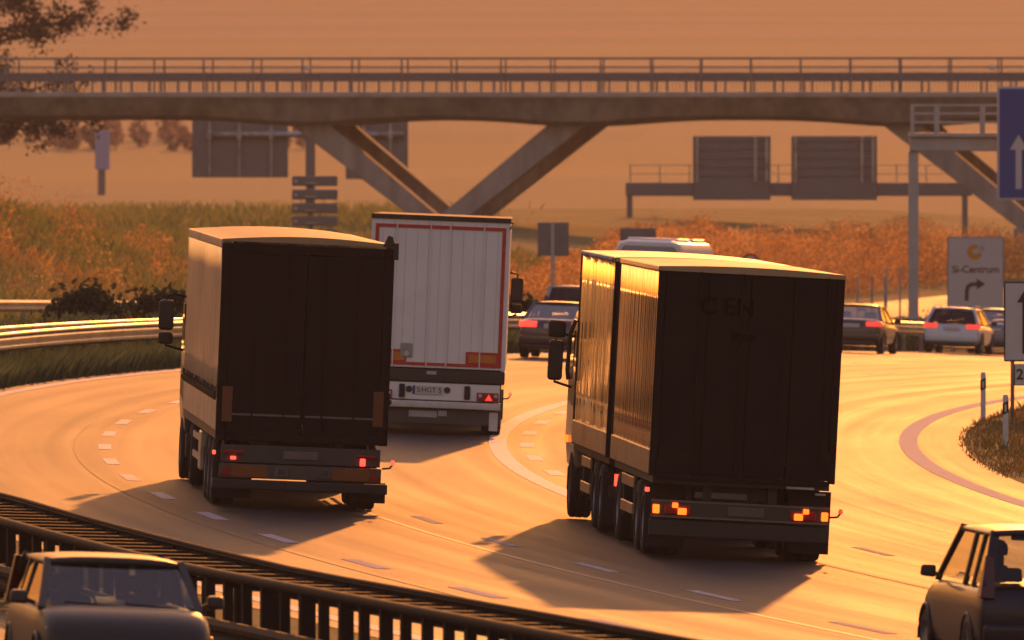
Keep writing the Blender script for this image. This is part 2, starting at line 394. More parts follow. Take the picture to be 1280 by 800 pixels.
for sh in (0, 740):
    leg([(346 + sh, 150), (396 + sh, 150), (556 + sh, 285), (523 + sh, 285)])
    leg([(684 + sh, 150), (733 + sh, 150), (561 + sh, 285), (523.5 + sh, 285)])
    MB().box(bx(518 + sh), bx(566 + sh), 1.5, 8.8, -4.5, bz(284.5)).build('pier_column', M_conc, br, bevel=.05)
M_brail = mat('painted_bridge_steel', (.22, .21, .22), .5, .4, .15)
rp_me = MB().box(-.035, .035, -.05, .05, 0, DT * 0 + (115 - 72) / BP).mesh('railing_post', M_brail)
gp_me = MB().box(-.045, .045, -.06, .06, 0, .75).mesh('guard_post', M_brail)
for side, yr, yg in ((0, .12, .62), (1, 10.0, 9.5)):
    for py, h in ((72, .06), (83, .05)):
        MB().box(x0, x1, yr - .03, yr + .03, bz(py) - h, bz(py) + (0 if py > 80 else .012)).build('hand_rail', M_brail, br)
    MB().box(x0, x1, yg - .04, yg + .04, bz(101.5), bz(93)).build('guard_beam', M_brail, br, bevel=.02)
    MB().tube([(x0, yg, bz(92)), (x1, yg, bz(92))], .05, 8).build('guard_pipe', M_brail, br, smooth=True)
    px = 3.0 - 62 * 4
    while px < 1600: link('railing_post', rp_me, br, (bx(px + side * 23), yr, DT)); px += 62.2
    px = -170.0
    while px < 1500: link('guard_post', gp_me, br, (bx(px + side * 12), yg, DT)); px += 36.6
bl = MB()
for px in np.arange(-200, 1500, 4.6): bl.box(bx(px) - .010, bx(px) + .010, .10, .12, bz(113), bz(84))
tag(bl.build('baluster_infill', M_brail, br), kind='stuff')
for px in (384, 1236): MB().box(bx(px) - .12, bx(px) + .12, .0, .10, bz(88), bz(82)).build('marker_plate', mat('white_marker', (.7, .68, .66), .4), br)

# ------------------------------------------------------------------ lettering
def text(s, size, m, parent, loc, name='lettering', bold=0., rot=(R(90), 0, 0), align='CENTER', depth=.003):
    cu = bpy.data.curves.new('t', 'FONT'); cu.body = s; cu.size = size; cu.extrude = depth; cu.offset = bold; cu.align_x = align; cu.align_y = 'CENTER'
    ob = bpy.data.objects.new('t', cu); COL.objects.link(ob); bpy.context.view_layer.update()
    me = bpy.data.meshes.new_from_object(ob.evaluated_get(bpy.context.evaluated_depsgraph_get()))
    bpy.data.objects.remove(ob); me.name = name; me.materials.clear(); me.materials.append(m)
    return link(name, me, parent, loc, rot)

# ------------------------------------------------------------------ signs and gantries
def gz(X, D): return zground(u_of(X, D), D)
def panel(parent, x0, x1, z0, z1, m, y=0., t=.06, name='sign_panel', bevel=.02): return MB().box(x0, x1, y, y + t, z0, z1).build(name, m, parent, bevel=bevel)

def thing_at(name, px, D, label, cat, group=None):
    X = (px - 640) / F * D; o = empty(name, (X, D, 0), 0, label, cat, group); o['_x'] = X; 
    del o['_x']; return o, X
def lx(px, D, X): return (px - 640) / F * D - X
def lz(py, D): return EYE - (py - HZ) / F * D

# overhead sign seen from behind, left (two panels on an arm, one mast with four direction boards)
D = 690; o, X = thing_at('sign_mast', 388, D, 'tall cantilever sign mast seen from behind, two large panels under the bridge deck', 'sign gantry')
MB().box(lx(382, D, X), lx(394, D, X), -.2, .2, gz(X, D) - .6, lz(150, D)).build('mast', M_signback, o, bevel=.04)
MB().tube([(lx(262, D, X), .0, lz(168, D)), (lx(505, D, X), .0, lz(168, D))], .16, 10).build('arm', M_galv, o, smooth=True)
for a, b_, top, bot, ribs in ((240, 360, 140, 222, (262, 299, 339)), (432, 510, 140, 224, (488, 455))):
    pn = panel(o, lx(a, D, X), lx(b_, D, X), lz(bot, D), lz(top, D), M_signback, .25)
    for r in ribs: MB().box(lx(r, D, X) - .05, lx(r, D, X) + .05, .10, .245, lz(bot - 1, D), lz(top, D)).build('rib', M_galv, pn)
    for r in ribs: MB().box(lx(r, D, X) - .11, lx(r, D, X) + .11, -.18, .09, lz(174, D), lz(162, D)).build('clamp', M_galv, pn)
D = 520; o, X = thing_at('direction_board_stack', 388, D, 'stack of small rounded direction boards on a post left of the V-pier', 'sign')
MB().box(-.09, .09, .1, .25, gz(X, D) - .6, lz(218, D)).build('post', M_signback, o)
for y0 in (220, 237, 254, 270, 287):
    b_ = MB().box(lx(365, D, X), lx(422, D, X), -.05, .05, lz(y0 + 12.5, D), lz(y0, D)).build('board', M_signback, o, bevel=.12, seg=3)
    MB().box(lx(368, D, X), lx(371.5, D, X), -.075, -.055, lz(y0 + 8, D), lz(y0 + 5, D)).build('white_tab', M_asign, b_)
    MB().box(lx(381, D, X), lx(396, D, X), -.09, -.055, lz(y0 + 9.5, D), lz(y0 + 8, D)).build('bracket', M_galv, b_)

# long gantry with two panels seen from behind, right
D = 665; o, X = thing_at('sign_gantry', 990, D, 'long low steel gantry with railing carrying two grey sign panels seen from behind', 'sign gantry')
MB().box(lx(782, D, X), lx(1215, D, X), -.3, .3, lz(245, D), lz(228, D)).build('beam', M_signback, o, bevel=.05)
for px in (787, 1206): MB().box(lx(px - 3.5, D, X), lx(px + 3.5, D, X), -.2, .2, gz(X + lx(px, D, X), D) - 1.5, lz(244, D)).build('column', M_signback, o)
for py in (206, 217): MB().box(lx(786, D, X), lx(1210, D, X), .36, .40, lz(py + 1, D), lz(py, D)).build('railing_bar', M_galv, o)
for px in range(788, 1212, 37): MB().box(lx(px, D, X) - .03, lx(px, D, X) + .03, .35, .41, lz(228, D), lz(206, D)).build('railing_post', M_galv, o)
for a, b_ in ((866, 963), (989, 1096)):
    pn = panel(o, lx(a, D, X), lx(b_, D, X), lz(250, D), lz(170, D), M_signback, -.55)
    for py in range(174, 228, 11): MB().box(lx(a + 2, D, X), lx(b_ - 2, D, X), -.62, -.555, lz(py + 2, D), lz(py, D)).build('stiffener', M_signback, pn)
    for px in (a + 5, b_ - 19, b_ - 5): MB().box(lx(px, D, X) - .07, lx(px, D, X) + .07, -.72, -.625, lz(228, D), lz(170.5, D)).build('rib', M_galv, pn)

# near overhead gantry with blue lane sign
D = 449; o, X = thing_at('lane_sign_gantry', 1142, D, 'pale steel portal with railed walkway on a slim column, right of the trucks', 'sign gantry')
MB().box(lx(1135.5, D, X), lx(1148, D, X), -.16, .16, lz(400, D) - .2, lz(189, D)).build('column', mat('pale_galvanised', (.42, .42, .44), .5, .3, .12, 2), o, bevel=.03)
M_pg = MATS['pale_galvanised']
MB().box(lx(1128, D, X), lx(1155, D, X), -.5, .5, gz(X, D) - .3, lz(397, D)).build('foundation', M_conc, o, bevel=.05)
MB().box(lx(1137, D, X), lx(1420, D, X), -.3, .3, lz(189, D), lz(171, D)).build('beam', M_pg, o, bevel=.03)
MB().box(lx(1136, D, X), lx(1420, D, X), -.5, .5, lz(171, D) + .004, lz(166, D)).build('walkway', M_pg, o)
for yy in (-.45, .45):
    for py in (131, 141.5, 152.5): MB().box(lx(1139, D, X), lx(1420, D, X), yy - .03, yy + .03, lz(py + 1, D) - .02, lz(py - 1, D)).build('walkway_rail', M_pg, o)
    for px in (1140.5, 1169 + (4 if yy > 0 else 0), 1226 + (4 if yy > 0 else 0), 1290, 1350, 1410): MB().box(lx(px, D, X) - .05, lx(px, D, X) + .05, yy - .04, yy + .04, lz(171, D), lz(130, D)).build('walkway_post', M_pg, o)
sp = empty('lane_sign', (X, D - .9, 0), 0, 'large blue sign with white upward arrow hung on the pale portal at the right edge', 'sign')
panel(sp, lx(1245, D, X), lx(1402, D, X), lz(250, D), lz(108, D), M_asign, .02, .05, 'sign_border', .02)
panel(sp, lx(1248, D, X), lx(1399, D, X), lz(247, D), lz(111, D), M_bluesign, .0, .017, 'sign_face', 0)
for px in (1260, 1320, 1385): MB().box(lx(px, D, X) - .05, lx(px, D, X) + .05, .075, .60, lz(186, D), lz(174, D)).build('bracket', M_pg, sp)
ax = lx(1272, D, X)
for cxx in (ax, lx(1378, D, X)):
    MB().prism([(cxx - .10, lz(236, D)), (cxx + .10, lz(236, D)), (cxx + .10, lz(187, D)), (cxx + .29, lz(187, D)), (cxx, lz(168, D)), (cxx - .29, lz(187, D)), (cxx - .10, lz(187, D))], -.012, -.004).build('arrow', M_asign, sp)

# white destination sign
D = 468; o, X = thing_at('destination_sign', 1219, D, 'white sign reading Si-Centrum with orange ring and bent right arrow', 'sign')
panel(o, lx(1184, D, X), lx(1255, D, X), lz(402, D), lz(296, D), mat('sign_rim_grey', (.22, .2, .2), .5), .02, .06, 'sign_border', .03)
panel(o, lx(1185.5, D, X), lx(1253.5, D, X), lz(400, D), lz(297.5, D), M_asign, .0, .017, 'sign_face', 0)
for px in (1194, 1245): MB().tube([(lx(px, D, X), .14, gz(X, D) - .4), (lx(px, D, X), .14, lz(300, D))], .06, 8).build('post', M_galv, o, smooth=True)
cxx, czz = lx(1218.5, D, X), lz(315, D); ro, ri = .265, .105
arc = [R(62 + 285 * i / 24) for i in range(25)]
poly = [(cxx + ro * math.cos(a), czz + ro * math.sin(a)) for a in arc] + [(cxx + .03 + ri * math.cos(a), czz + .03 + ri * math.sin(a)) for a in reversed(arc)]
b_ = MB()
for i in range(24): b_.hexa([(poly[i][0], -.012, poly[i][1]), (poly[i + 1][0], -.012, poly[i + 1][1]), (poly[48 - i][0], -.012, poly[48 - i][1]), (poly[49 - i][0], -.012, poly[49 - i][1]),
                             (poly[i][0], -.004, poly[i][1]), (poly[i + 1][0], -.004, poly[i + 1][1]), (poly[48 - i][0], -.004, poly[48 - i][1]), (poly[49 - i][0], -.004, poly[49 - i][1])])
b_.build('ring_emblem', mat('orange_yellow_print', (.62, .27, .02), .5), o)
M_brown = mat('brown_print', (.10, .035, .03), .6)
text('SI', .24, mat('grey_print', (.2, .19, .2), .6), o, (lx(1227.5, D, X), -.006, lz(311, D)))
text('Si-Centrum', .345, M_brown, o, (lx(1219.5, D, X), -.006, lz(337, D)), bold=.006)
pts = [(1208.5, 376), (1208.5, 364), (1210, 358), (1214, 355.5), (1221, 355)]
P3 = [Vector((lx(a, D, X), -.012, lz(b, D))) for a, b in pts]; ab = MB()
for i in range(len(P3) - 1): ab.bar(P3[i], P3[i + 1] + (P3[i + 1] - P3[i]).normalized() * .03, .008, .13, up=(0, 1, 0)) if False else ab.bar(P3[i], P3[i + 1] + (P3[i + 1] - P3[i]).normalized() * .03, .13, .008, up=(0, 1, 0))
a0, c0 = lx(1221, D, X), lz(355, D)
ab.prism([(a0, c0 - .19), (a0, c0 + .19), (a0 + .29, c0)], -.016, -.008); ab.build('bent_arrow', M_brown, o)

# sign on the right verge
D = 283; o, X = thing_at('verge_sign', 1290, D, 'white sign with dark border and upward arrow on the right grass verge', 'sign')
zg0 = gz(X, D)
panel(o, lx(1255, D, X), lx(1335, D, X), lz(452, D), lz(352, D), M_ink, .02, .05, 'sign_border', .03)
panel(o, lx(1256.8, D, X), lx(1333, D, X), lz(450, D), lz(354, D), M_asign, 0, .017, 'sign_face', 0)
for px in (1266, 1322): MB().tube([(lx(px, D, X), .12, zg0 - .5), (lx(px, D, X), .12, lz(356, D))], .04, 8).build('post', M_galv, o, smooth=True)
pl = panel(o, lx(1268, D, X), lx(1330, D, X), lz(482, D), lz(455, D), M_ink, .02, .04, 'distance_plate', .02)
panel(pl, lx(1269, D, X), lx(1329, D, X), lz(481, D), lz(456, D), M_asign, .0, .017, 'plate_face', 0)
text('2', .30, M_ink, pl, (lx(1275, D, X), -.006, lz(468.5, D)), bold=.008)
cxx = lx(1281, D, X)
MB().prism([(cxx - .05, lz(442, D)), (cxx + .05, lz(442, D)), (cxx + .05, lz(378, D)), (cxx + .16, lz(378, D)), (cxx, lz(362, D)), (cxx - .16, lz(378, D)), (cxx - .05, lz(378, D))], -.012, -.004).build('arrow', M_ink, o)

# reflector posts on the right verge
M_post = mat('white_delineator', (.62, .60, .58), .5, var=.08)
def delineator(px, D, label):
    X = (px - 640) / F * D; o = empty('delineator_post', (X, D, gz(X, D)), 0, label, 'reflector post', 'reflector posts on the verge')
    prof = [(-.055, -.05), (.055, -.05), (.03, .07), (-.03, .07)]
    MB().loft([[(a, b, -.1) for a, b in prof], [(a, b, .93) for a, b in prof], [(a * .8, b * .8, .99) for a, b in prof]]).build('body', M_post, o, bevel=.008)
    bd = MB().hexa([(-.058, -.054, .60), (.058, -.054, .66), (.04, .07, .66), (-.04, .07, .60), (-.058, -.054, .82), (.058, -.054, .88), (.04, .07, .88), (-.04, .07, .82)]).build('black_band', M_ink, o)
    MB().box(-.02, .02, -.064, -.056, .67, .80).build('reflector', mat('clear_reflector', (.6, .58, .5), .2), bd)
delineator(1229, 281, 'white black-banded reflector post, the smaller one standing at the tip of the verge')
delineator(1257, 258.5, 'white black-banded reflector post in the verge grass, the nearer and taller one')

# small signs seen from behind in the weeds
D = 462; o, X = thing_at('small_sign', 691, D, 'square brown sign back on a pale post left of the minibus', 'sign')
panel(o, lx(672, D, X), lx(711, D, X), lz(320, D), lz(278, D), M_signback, .08)
MB().box(lx(688.5, D, X), lx(693, D, X), .0, .075, gz(X, D) - .5, lz(279, D)).build('post', M_pg, o)
D = 478; o, X = thing_at('small_sign', 797, D, 'low wide brown sign back just above the minibus roof', 'sign')
panel(o, lx(775, D, X), lx(820, D, X), lz(306, D), lz(285, D), M_signback, .08)
for px in (780, 815): MB().box(lx(px, D, X) - .04, lx(px, D, X) + .04, 0, .075, gz(X, D) - .5, lz(288, D)).build('post', M_signback, o)
D = 430; o, X = thing_at('round_sign', 938, D, 'round white sign with red rim peeking above the container truck', 'sign')
o.location.z = 0
b_ = MB(); rr = .31; zc_ = lz(329, D)
b_.loft([[(rr * math.cos(t), y, zc_ + rr * math.sin(t)) for t in [2 * math.pi * i / 28 for i in range(28)]] for y in (0, .03)]); b_.build('red_rim', mat('sign_red', (.45, .03, .03), .5), o)
b_ = MB(); rr = .23
b_.loft([[(rr * math.cos(t), y, zc_ + rr * math.sin(t)) for t in [2 * math.pi * i / 28 for i in range(28)]] for y in (-.008, -.002)]); b_.build('white_face', M_asign, o)
MB().tube([(0, .07, gz(X, D) - .5), (0, .07, zc_ + .1)], .035, 8).build('post', M_galv, o, smooth=True)
D = 900; o, X = thing_at('advertising_pylon', 127, D, 'slim pale blue pylon board far beyond the bridge on the left', 'sign')
panel(o, lx(119, D, X), lx(137, D, X), lz(212, D), lz(163, D), mat('pale_blue_board', (.35, .36, .55), .6), 0, .4)
MB().box(-.25, .25, .1, .3, gz(X, D) - .5, lz(210, D)).build('pole', M_signback, o)
D = 472; o, X = thing_at('tube_railing', 1100, D, 'thin pale tubular railing frame standing in the orange weeds', 'railing')
for a, b_, t in ((1072, 1090, 345), (1090, 1106, 345), (1108, 1125, 334)):
    MB().tube([(lx(a, D, X), 0, gz(X, D) - .3), (lx(a, D, X), 0, lz(t, D)), (lx(b_, D, X), 0, lz(t, D)), (lx(b_, D, X), 0, gz(X, D) - .3)], .035, 8).build('tube_frame', M_pg, o)

# ------------------------------------------------------------------ vehicles: shared parts
def place(o, X, D, s, roll=.04, flip=False, pitch=0.):
    u = u_of(X, D); z = zroad(u, D); q = 3.0
    z2 = zroad(u_of(X + s * q, D + q), D + q)
    f = Vector((s * q, q, z2 - z + pitch * q)).normalized(); r = Vector((1, -s, -roll)).normalized()
    if flip: f = -f; r = -r
    up = r.cross(f).normalized(); r = f.cross(up).normalized()
    m = Matrix.Identity(4)
    for i in range(3): m[i][0] = r[i]; m[i][1] = f[i]; m[i][2] = up[i]
    m[0][3], m[1][3], m[2][3] = X, D, z + .006
    o.matrix_world = m

WM = {}
def wheel(parent, x, y, r=.5, wd=.36, dual=False, rimmat=None):
    key = (r, wd)
    if key not in WM:
        prof = [(-.5, .62), (-.5, .80), (-.48, .93), (-.38, 1.0), (-.2, 1.0), (-.16, .975), (-.12, 1.0), (.12, 1.0), (.16, .975), (.2, 1.0), (.38, 1.0), (.48, .93), (.5, .80), (.5, .62)]
        n = 28
        rings = [[(a * wd, b * r * math.cos(t), b * r * math.sin(t)) for t in [2 * math.pi * k / n for k in range(n)]] for a, b in prof]
        ty = MB().loft(rings, cap=False).mesh('wheel', M_rubber, True)
        pr = [(-.36, .10), (-.40, .28), (-.30, .34), (-.30, .50), (-.47, .60), (-.47, .64), (.47, .64), (.47, .60), (.30, .50), (.30, .34), (.40, .28), (.36, .10)]
        rings = [[(a * wd, b * r * math.cos(t), b * r * math.sin(t)) for t in [2 * math.pi * k / n for k in range(n)]] for a, b in pr]
        rm = MB().loft(rings).mesh('rim', M_rim)
        WM[key] = (ty, rm)
    ty, rm = WM[key]
    o = link('wheel', ty, parent, (x, y, r)); link('rim', rm, o); return o

def tail_plate(parent, x, z, wd, h, m=M_plate, y=-.004, name='number_plate', t=.02): return MB().box(x - wd / 2, x + wd / 2, y - t, y, z - h / 2, z + h / 2).build(name, m, parent, bevel=.006)
def lamp(parent, x, z, wd, h, m, y=0, name='tail_lamp', t=.05): return MB().box(x - wd / 2, x + wd / 2, y - t, y, z - h / 2, z + h / 2).build(name, m, parent, bevel=.012)

def curtain(parent, x, y0, y1, z0, z1, m, amp, period, side, name='curtain', jitter=.6, seed=1, sag=0.):
    rs = random.Random(seed); ny = int((y1 - y0) / (period / 8)); nz = 7
    ph = [rs.uniform(0, 6.28) for _ in range(6)]
    def off(y, z):
        a = math.sin(2 * math.pi * y / period + jitter * math.sin(y * 1.7 + ph[0]) * 2 + ph[1])
        b = math.sin(2 * math.pi * y / (period * 2.7) + ph[2] + .5 * math.sin(z * 1.1 + ph[3]))
        return amp * (a * .65 + b * .5 * jitter * 1.6) + sag * math.sin(math.pi * (z - z0) / (z1 - z0)) * math.sin(y * .9 + ph[4])
    v = []; f = []
    for i in range(ny + 1):
        y = y0 + (y1 - y0) * i / ny
        for k in range(nz):
            z = z0 + (z1 - z0) * k / (nz - 1); v.append((x + side * (off(y, z)), y, z))
    for i in range(ny):
        for k in range(nz - 1): f.append((i * nz + k, (i + 1) * nz + k, (i + 1) * nz + k + 1, i * nz + k + 1))
    b = MB(); b.v = v; b.f = f
    me = bpy.data.meshes.new(name); me.from_pydata(v, [], f if side < 0 else [tuple(reversed(q)) for q in f]); me.materials.append(m)
    me.polygons.foreach_set('use_smooth', [True] * len(f)); me.update()
    o = link(name, me, parent); md = o.modifiers.new('solid', 'SOLIDIFY'); md.thickness = .012; md.offset = -1
    return o

def roof_sheet(parent, x0, x1, y0, y1, z, m, dome=.05, ripple=.012, seed=3, name='roof'):
    rs = random.Random(seed); nx, ny = 12, 40; v = []; f = []; ph = rs.uniform(0, 6)
    for top in (1, 0):
        for i in range(ny + 1):
            y = y0 + (y1 - y0) * i / ny
            for k in range(nx + 1):
                t = k / nx; x = x0 + (x1 - x0) * t
                e = min(1, 6 * min(t, 1 - t)); e2 = min(1, min(i, ny - i) / 2.)
                v.append((x, y, z + (dome * math.sin(math.pi * t) + ripple * math.sin(y * 2.6 + ph) * e * e2) * top - (0 if top else .06)))
    n = (nx + 1) * (ny + 1)
    for i in range(ny):
        for k in range(nx):
            a = i * (nx + 1) + k; f.append((a, a + 1, a + nx + 2, a + nx + 1)); f.append((n + a, n + a + nx + 1, n + a + nx + 2, n + a + 1))
    bd = [k for k in range(nx + 1)] + [i * (nx + 1) + nx for i in range(1, ny + 1)] + [ny * (nx + 1) + k for k in range(nx - 1, -1, -1)] + [i * (nx + 1) for i in range(ny - 1, 0, -1)]
    for i in range(len(bd)):
        a, b_ = bd[i], bd[(i + 1) % len(bd)]; f.append((a, n + a, n + b_, b_))
    b = MB(); b.v = v; b.f = f; return b.build(name, m, parent, smooth=False)

def mirror(parent, x, y, z0, z1, side, wd=.24, arm_z=None, base_x=None, split=True):
    zt = z1; b = MB().box(x - wd / 2, x + wd / 2, y - .08, y + .08, (z0 + .22 if split else z0), z1)
    o = b.build('mirror', M_black, parent, bevel=.05)
    MB().box(x - wd * .42, x + wd * .42, y - .088, y - .082, (z0 + .27 if split else z0 + .04), z1 - .05).build('mirror_glass', mat('mirror_glass', (.06, .06, .06), .12, .0, .05), o)
    if split: MB().box(x - wd * .48, x + wd * .48, y - .07, y + .07, z0, z0 + .19).build('wide_angle_mirror', M_black, o, bevel=.04)
    bx_ = base_x if base_x is not None else x - side * .4
    MB().tube([(x, y, z1 - .02), (x, y, z1 + .07), (x - side * .10, y, z1 + .10), (bx_, y + .05, z1 + .06)], .022, 6).build('mirror_arm', M_black, o)
    MB().tube([(x, y, z0 + .1), (x, y, z0 - .02), (bx_, y + .05, z0 - .10)], .022, 6).build('mirror_arm', M_black, o)
    return o

def tractor_cab(parent, y0, y1, m, top=3.6, wd=2.48):
    h = wd / 2
    rings = []
    for z, a, sf, sr in ((.75, .97, .10, .0), (1.2, 1.0, .0, .0), (2.1, 1.0, .02, .0), (2.9, .985, .22, .0), (top - .25, .96, .42, .02), (top, .84, .70, .10)):
        rings.append([(-h * a, y0 + sr, z), (h * a, y0 + sr, z), (h * a, y1 - sf - .18, z), (h * a * .8, y1 - sf, z), (-h * a * .8, y1 - sf, z), (-h * a, y1 - sf - .18, z)])
    cab = MB().loft(rings).build('cab', m, parent, bevel=.05)
    for s in (-1, 1): MB().prismx([(y1 - 1.15, 2.05), (y1 - .30, 2.05), (y1 - .42, 2.78), (y1 - 1.15, 2.78)], s * (h + .004), s * (h - .02)).build('side_window', M_glass_dark, cab)
    MB().loft([[(-h * .78, y1 - .015, 2.12), (h * .78, y1 - .015, 2.12), (h * .76, y1 - .22, 2.88), (-h * .76, y1 - .22, 2.88)], [(-h * .78, y1 + .01, 2.12), (h * .78, y1 + .01, 2.12), (h * .76, y1 - .19, 2.88), (-h * .76, y1 - .19, 2.88)]]).build('windscreen', M_glass_dark, cab)
    MB().box(-h * .95, h * .95, y0 + .1, y1 - .1, .35, .745).build('cab_skirt', M_chassis, cab, bevel=.04)
    return cab

def chassis(parent, y0, y1, z0=.85, z1=1.12):
    b = MB()
    for s in (-1, 1): b.box(s * .45 - .06, s * .45 + .06, y0, y1, z0, z1)
    y = y0 + .2
    while y < y1: b.box(-.392, .392, y, y + .1, z0 + .02, z1 - .02); y += 1.2
    return b.build('chassis', M_chassis, parent)
def axle(parent, y, r=.5, wd=.36, half=1.05, rear_dual=False):
    MB().tube([(-half, y, r), (half, y, r)], .09, 10).build('axle', M_chassis, parent, smooth=True)
    for s in (-1, 1):
        wheel(parent, s * half, y, r, wd)
def stalk_lamp(parent, x, y, z, s, m=M_red_on):
    MB().tube([(x, y, z - .08), (x + s * .11, y, z - .07), (x + s * .15, y, z - .02)], .016, 6).build('lamp_stalk', M_black, parent)
    MB().tube([(x + s * .15, y, z - .025), (x + s * .152, y, z), (x + s * .155, y, z + .045)], [.02, .035, .02], 8).build('marker_lamp', m, parent, smooth=True)
def triangle(parent, x, z, sz, m=M_red, y=-.06):
    MB().prism([(x - sz / 2, z), (x + sz / 2, z), (x, z + sz * .87)], y - .008, y).build('triangle_reflector', m, parent)

# ------------------------------------------------------------------ truck 1: dark curtain-sided semi-trailer (left)
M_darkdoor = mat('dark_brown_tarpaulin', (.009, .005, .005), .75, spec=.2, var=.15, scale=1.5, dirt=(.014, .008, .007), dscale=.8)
M_tarp_grey = mat('beige_grey_tarpaulin', (.34, .28, .22), .34, var=.10, scale=1.0, dirt=(.22, .17, .12), dscale=.7, bump=.15, bscale=3)
M_tarp_roof = mat('roof_tarpaulin', (.40, .28, .15), .68, spec=.2, var=.1, scale=1.2, dirt=(.28, .20, .12))
M_board = mat('aluminium_side_board', (.42, .37, .32), .38, .35, .12, 3, dirt=(.20, .14, .10))
t = empty('semi_truck', label='dark brown curtain-sided semi-trailer truck on the left, left flank beige', cat='truck')
H, L, hw = 4.0, 13.6, 1.275
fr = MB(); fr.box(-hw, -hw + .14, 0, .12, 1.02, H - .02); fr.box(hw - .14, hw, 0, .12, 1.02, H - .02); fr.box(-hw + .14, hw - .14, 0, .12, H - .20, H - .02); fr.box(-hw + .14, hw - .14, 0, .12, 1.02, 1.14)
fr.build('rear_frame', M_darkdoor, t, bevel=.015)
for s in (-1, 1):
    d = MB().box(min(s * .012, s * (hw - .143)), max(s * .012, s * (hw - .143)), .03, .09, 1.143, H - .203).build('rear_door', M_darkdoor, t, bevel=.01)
    MB().box(min(s * .04, s * 1.08), max(s * .04, s * 1.08), .015, .028, 1.395, 1.425).build('door_trim', mat('dull_trim', (.16, .13, .12), .5), d)
    for xx in (.28, .75):
        MB().tube([(s * xx, .005, 1.2), (s * xx, .005, H - .24)], .014, 6).build('lock_rod', M_darkdoor, d)
    MB().box(s * 1.12 - .075, s * 1.12 + .075, -.012, -.002, 1.30, 1.82).build('amber_strip', mat('amber_panel', (.16, .05, .015), .5), t)
for s in (-1, 1):
    curtain(t, s * hw, .125, L, 1.74, H - .14, M_tarp_grey, .010, 1.15, s, seed=4 + s, sag=.03)
    MB().box(min(s * (hw - .03), s * (hw + .015)), max(s * (hw - .03), s * (hw + .015)), 0.125, L, H - .139, H - .005).build('top_rail', M_board, t, bevel=.015)
    y = .14
    while y < L - .3:
        bd = MB().box(min(s * (hw - .03), s * (hw + .004)), max(s * (hw - .03), s * (hw + .004)), y, y + 1.45, 1.16, 1.62).build('side_board', M_board, t, bevel=.012)
        y += 1.49
    MB().box(min(s * (hw - .05), s * (hw - .012)), max(s * (hw - .05), s * (hw - .012)), .125, L, 1.03, 1.76).build('side_rail', M_chassis, t)
    y = .35
    while y < L:
        b_ = MB(); b_.box(min(s * (hw + .002), s * (hw + .03)), max(s * (hw + .002), s * (hw + .03)), y - .03, y + .03, 1.60, 1.80); b_.box(min(s * (hw + .012), s * (hw + .055)), max(s * (hw + .012), s * (hw + .055)), y - .045, y + .06, 1.63, 1.70)
        b_.build('buckle', M_black, t); y += .62
roof_sheet(t, -hw, hw, 0, L, H - .004, M_tarp_roof, .07, .02)
MB().box(-hw + .05, hw - .05, L - .06, L, 1.05, H - .05).build('front_wall', M_board, t)
MB().box(-hw + .06, hw - .06, .12, L - .08, 1.025, 1.12).build('load_floor', M_chassis, t)
b_ = MB(); b_.hexa([(1.10, -.03, H - .02), (1.27, -.03, H - .02), (1.27, .06, H - .02), (1.10, .06, H - .02), (1.17, -.03, H + .14), (1.235, -.03, H + .12), (1.235, .06, H + .12), (1.17, .06, H + .14)])
b_.box(1.255, 1.33, -.03, .06, H - .22, H + .03); b_.build('corner_fitting', M_black, t)
chassis(t, .25, L - 1)
MB().box(-1.18, 1.18, .02, .10, .70, .96).build('lamp_board', mat('lamp_board_grey', (.06, .055, .05), .6), t, bevel=.01)
b_ = MB().box(-1.2, 1.2, -.02, .05, .47, .68).build('underrun_bar', mat('bar_grey', (.08, .065, .055), .5), t, bevel=.01)
for s in (-1, 1):
    MB().box(min(s * .48, s * 1.02), max(s * .48, s * 1.02), -.034, -.024, .49, .665).build('amber_tape', mat('amber_band', (.22, .07, .012), .45), b_)
    triangle(t, s * 1.1, .50, .19, y=-.026)
    MB().box(min(s * .70, s * 1.29), max(s * .70, s * 1.29), .35, .38, .16, .46).build('mud_flap', M_rubber, t)
lamp(t, -1.0, .765, .085, .05, M_red_on); lamp(t, .92, .765, .08, .11, M_red_on); lamp(t, -1.0, .85, .3, .06, M_red); lamp(t, .97, .85, .3, .05, M_red)
for xx in (-.28, .36): tail_plate(t, xx, .58, .22, .15, mat('darkened_plate', (.10, .085, .08), .6), y=-.024)  # two small plates in a much darker tone than plate white
text('BE', .1, M_ink, t, (-.27, -.048, .58)); text('SB', .1, M_ink, t, (.36, -.048, .58))
tail_plate(t, 0, .83, .52, .12, mat('dull_plate', (.16, .13, .12), .5), y=.018)  # middle plate also darker than plate white
lamp(t, -1.275, .83, .05, .06, M_red_on, y=.30); stalk_lamp(t, 1.22, .15, .76, 1)
MB().box(-1.30, 1.30, -.04, .06, .30, .45).build('bumper', M_chassis, t, bevel=.02)
for y in (2.3, 3.6, 4.9): axle(t, y)
for s in (-1, 1):
    for y in (2.3, 3.6, 4.9):
        MB().tube([(s * 1.06, y + .62 * math.cos(a), .5 + .62 * math.sin(a)) for a in np.linspace(.2, math.pi - .2, 9)], .03, 6).build('mudguard', M_black, t)
    for z in (.55, .85): MB().box(s * 1.2 - .015, s * 1.2 + .015, 6.0, 10.4, z - .05, z + .05).build('side_guard', M_board, t)
    MB().box(min(s * 1.0, s * 1.27), max(s * 1.0, s * 1.27), 5.7, 6.6, .40, 1.0).build('storage_box', M_board, t, bevel=.03)
axle(t, 11.3, .5, .60, .92); axle(t, 15.1, .5, .32, 1.08)
cab = tractor_cab(t, 14.2, 16.3, mat('dark_cab_paint', (.05, .04, .035), .3, coat=.5))
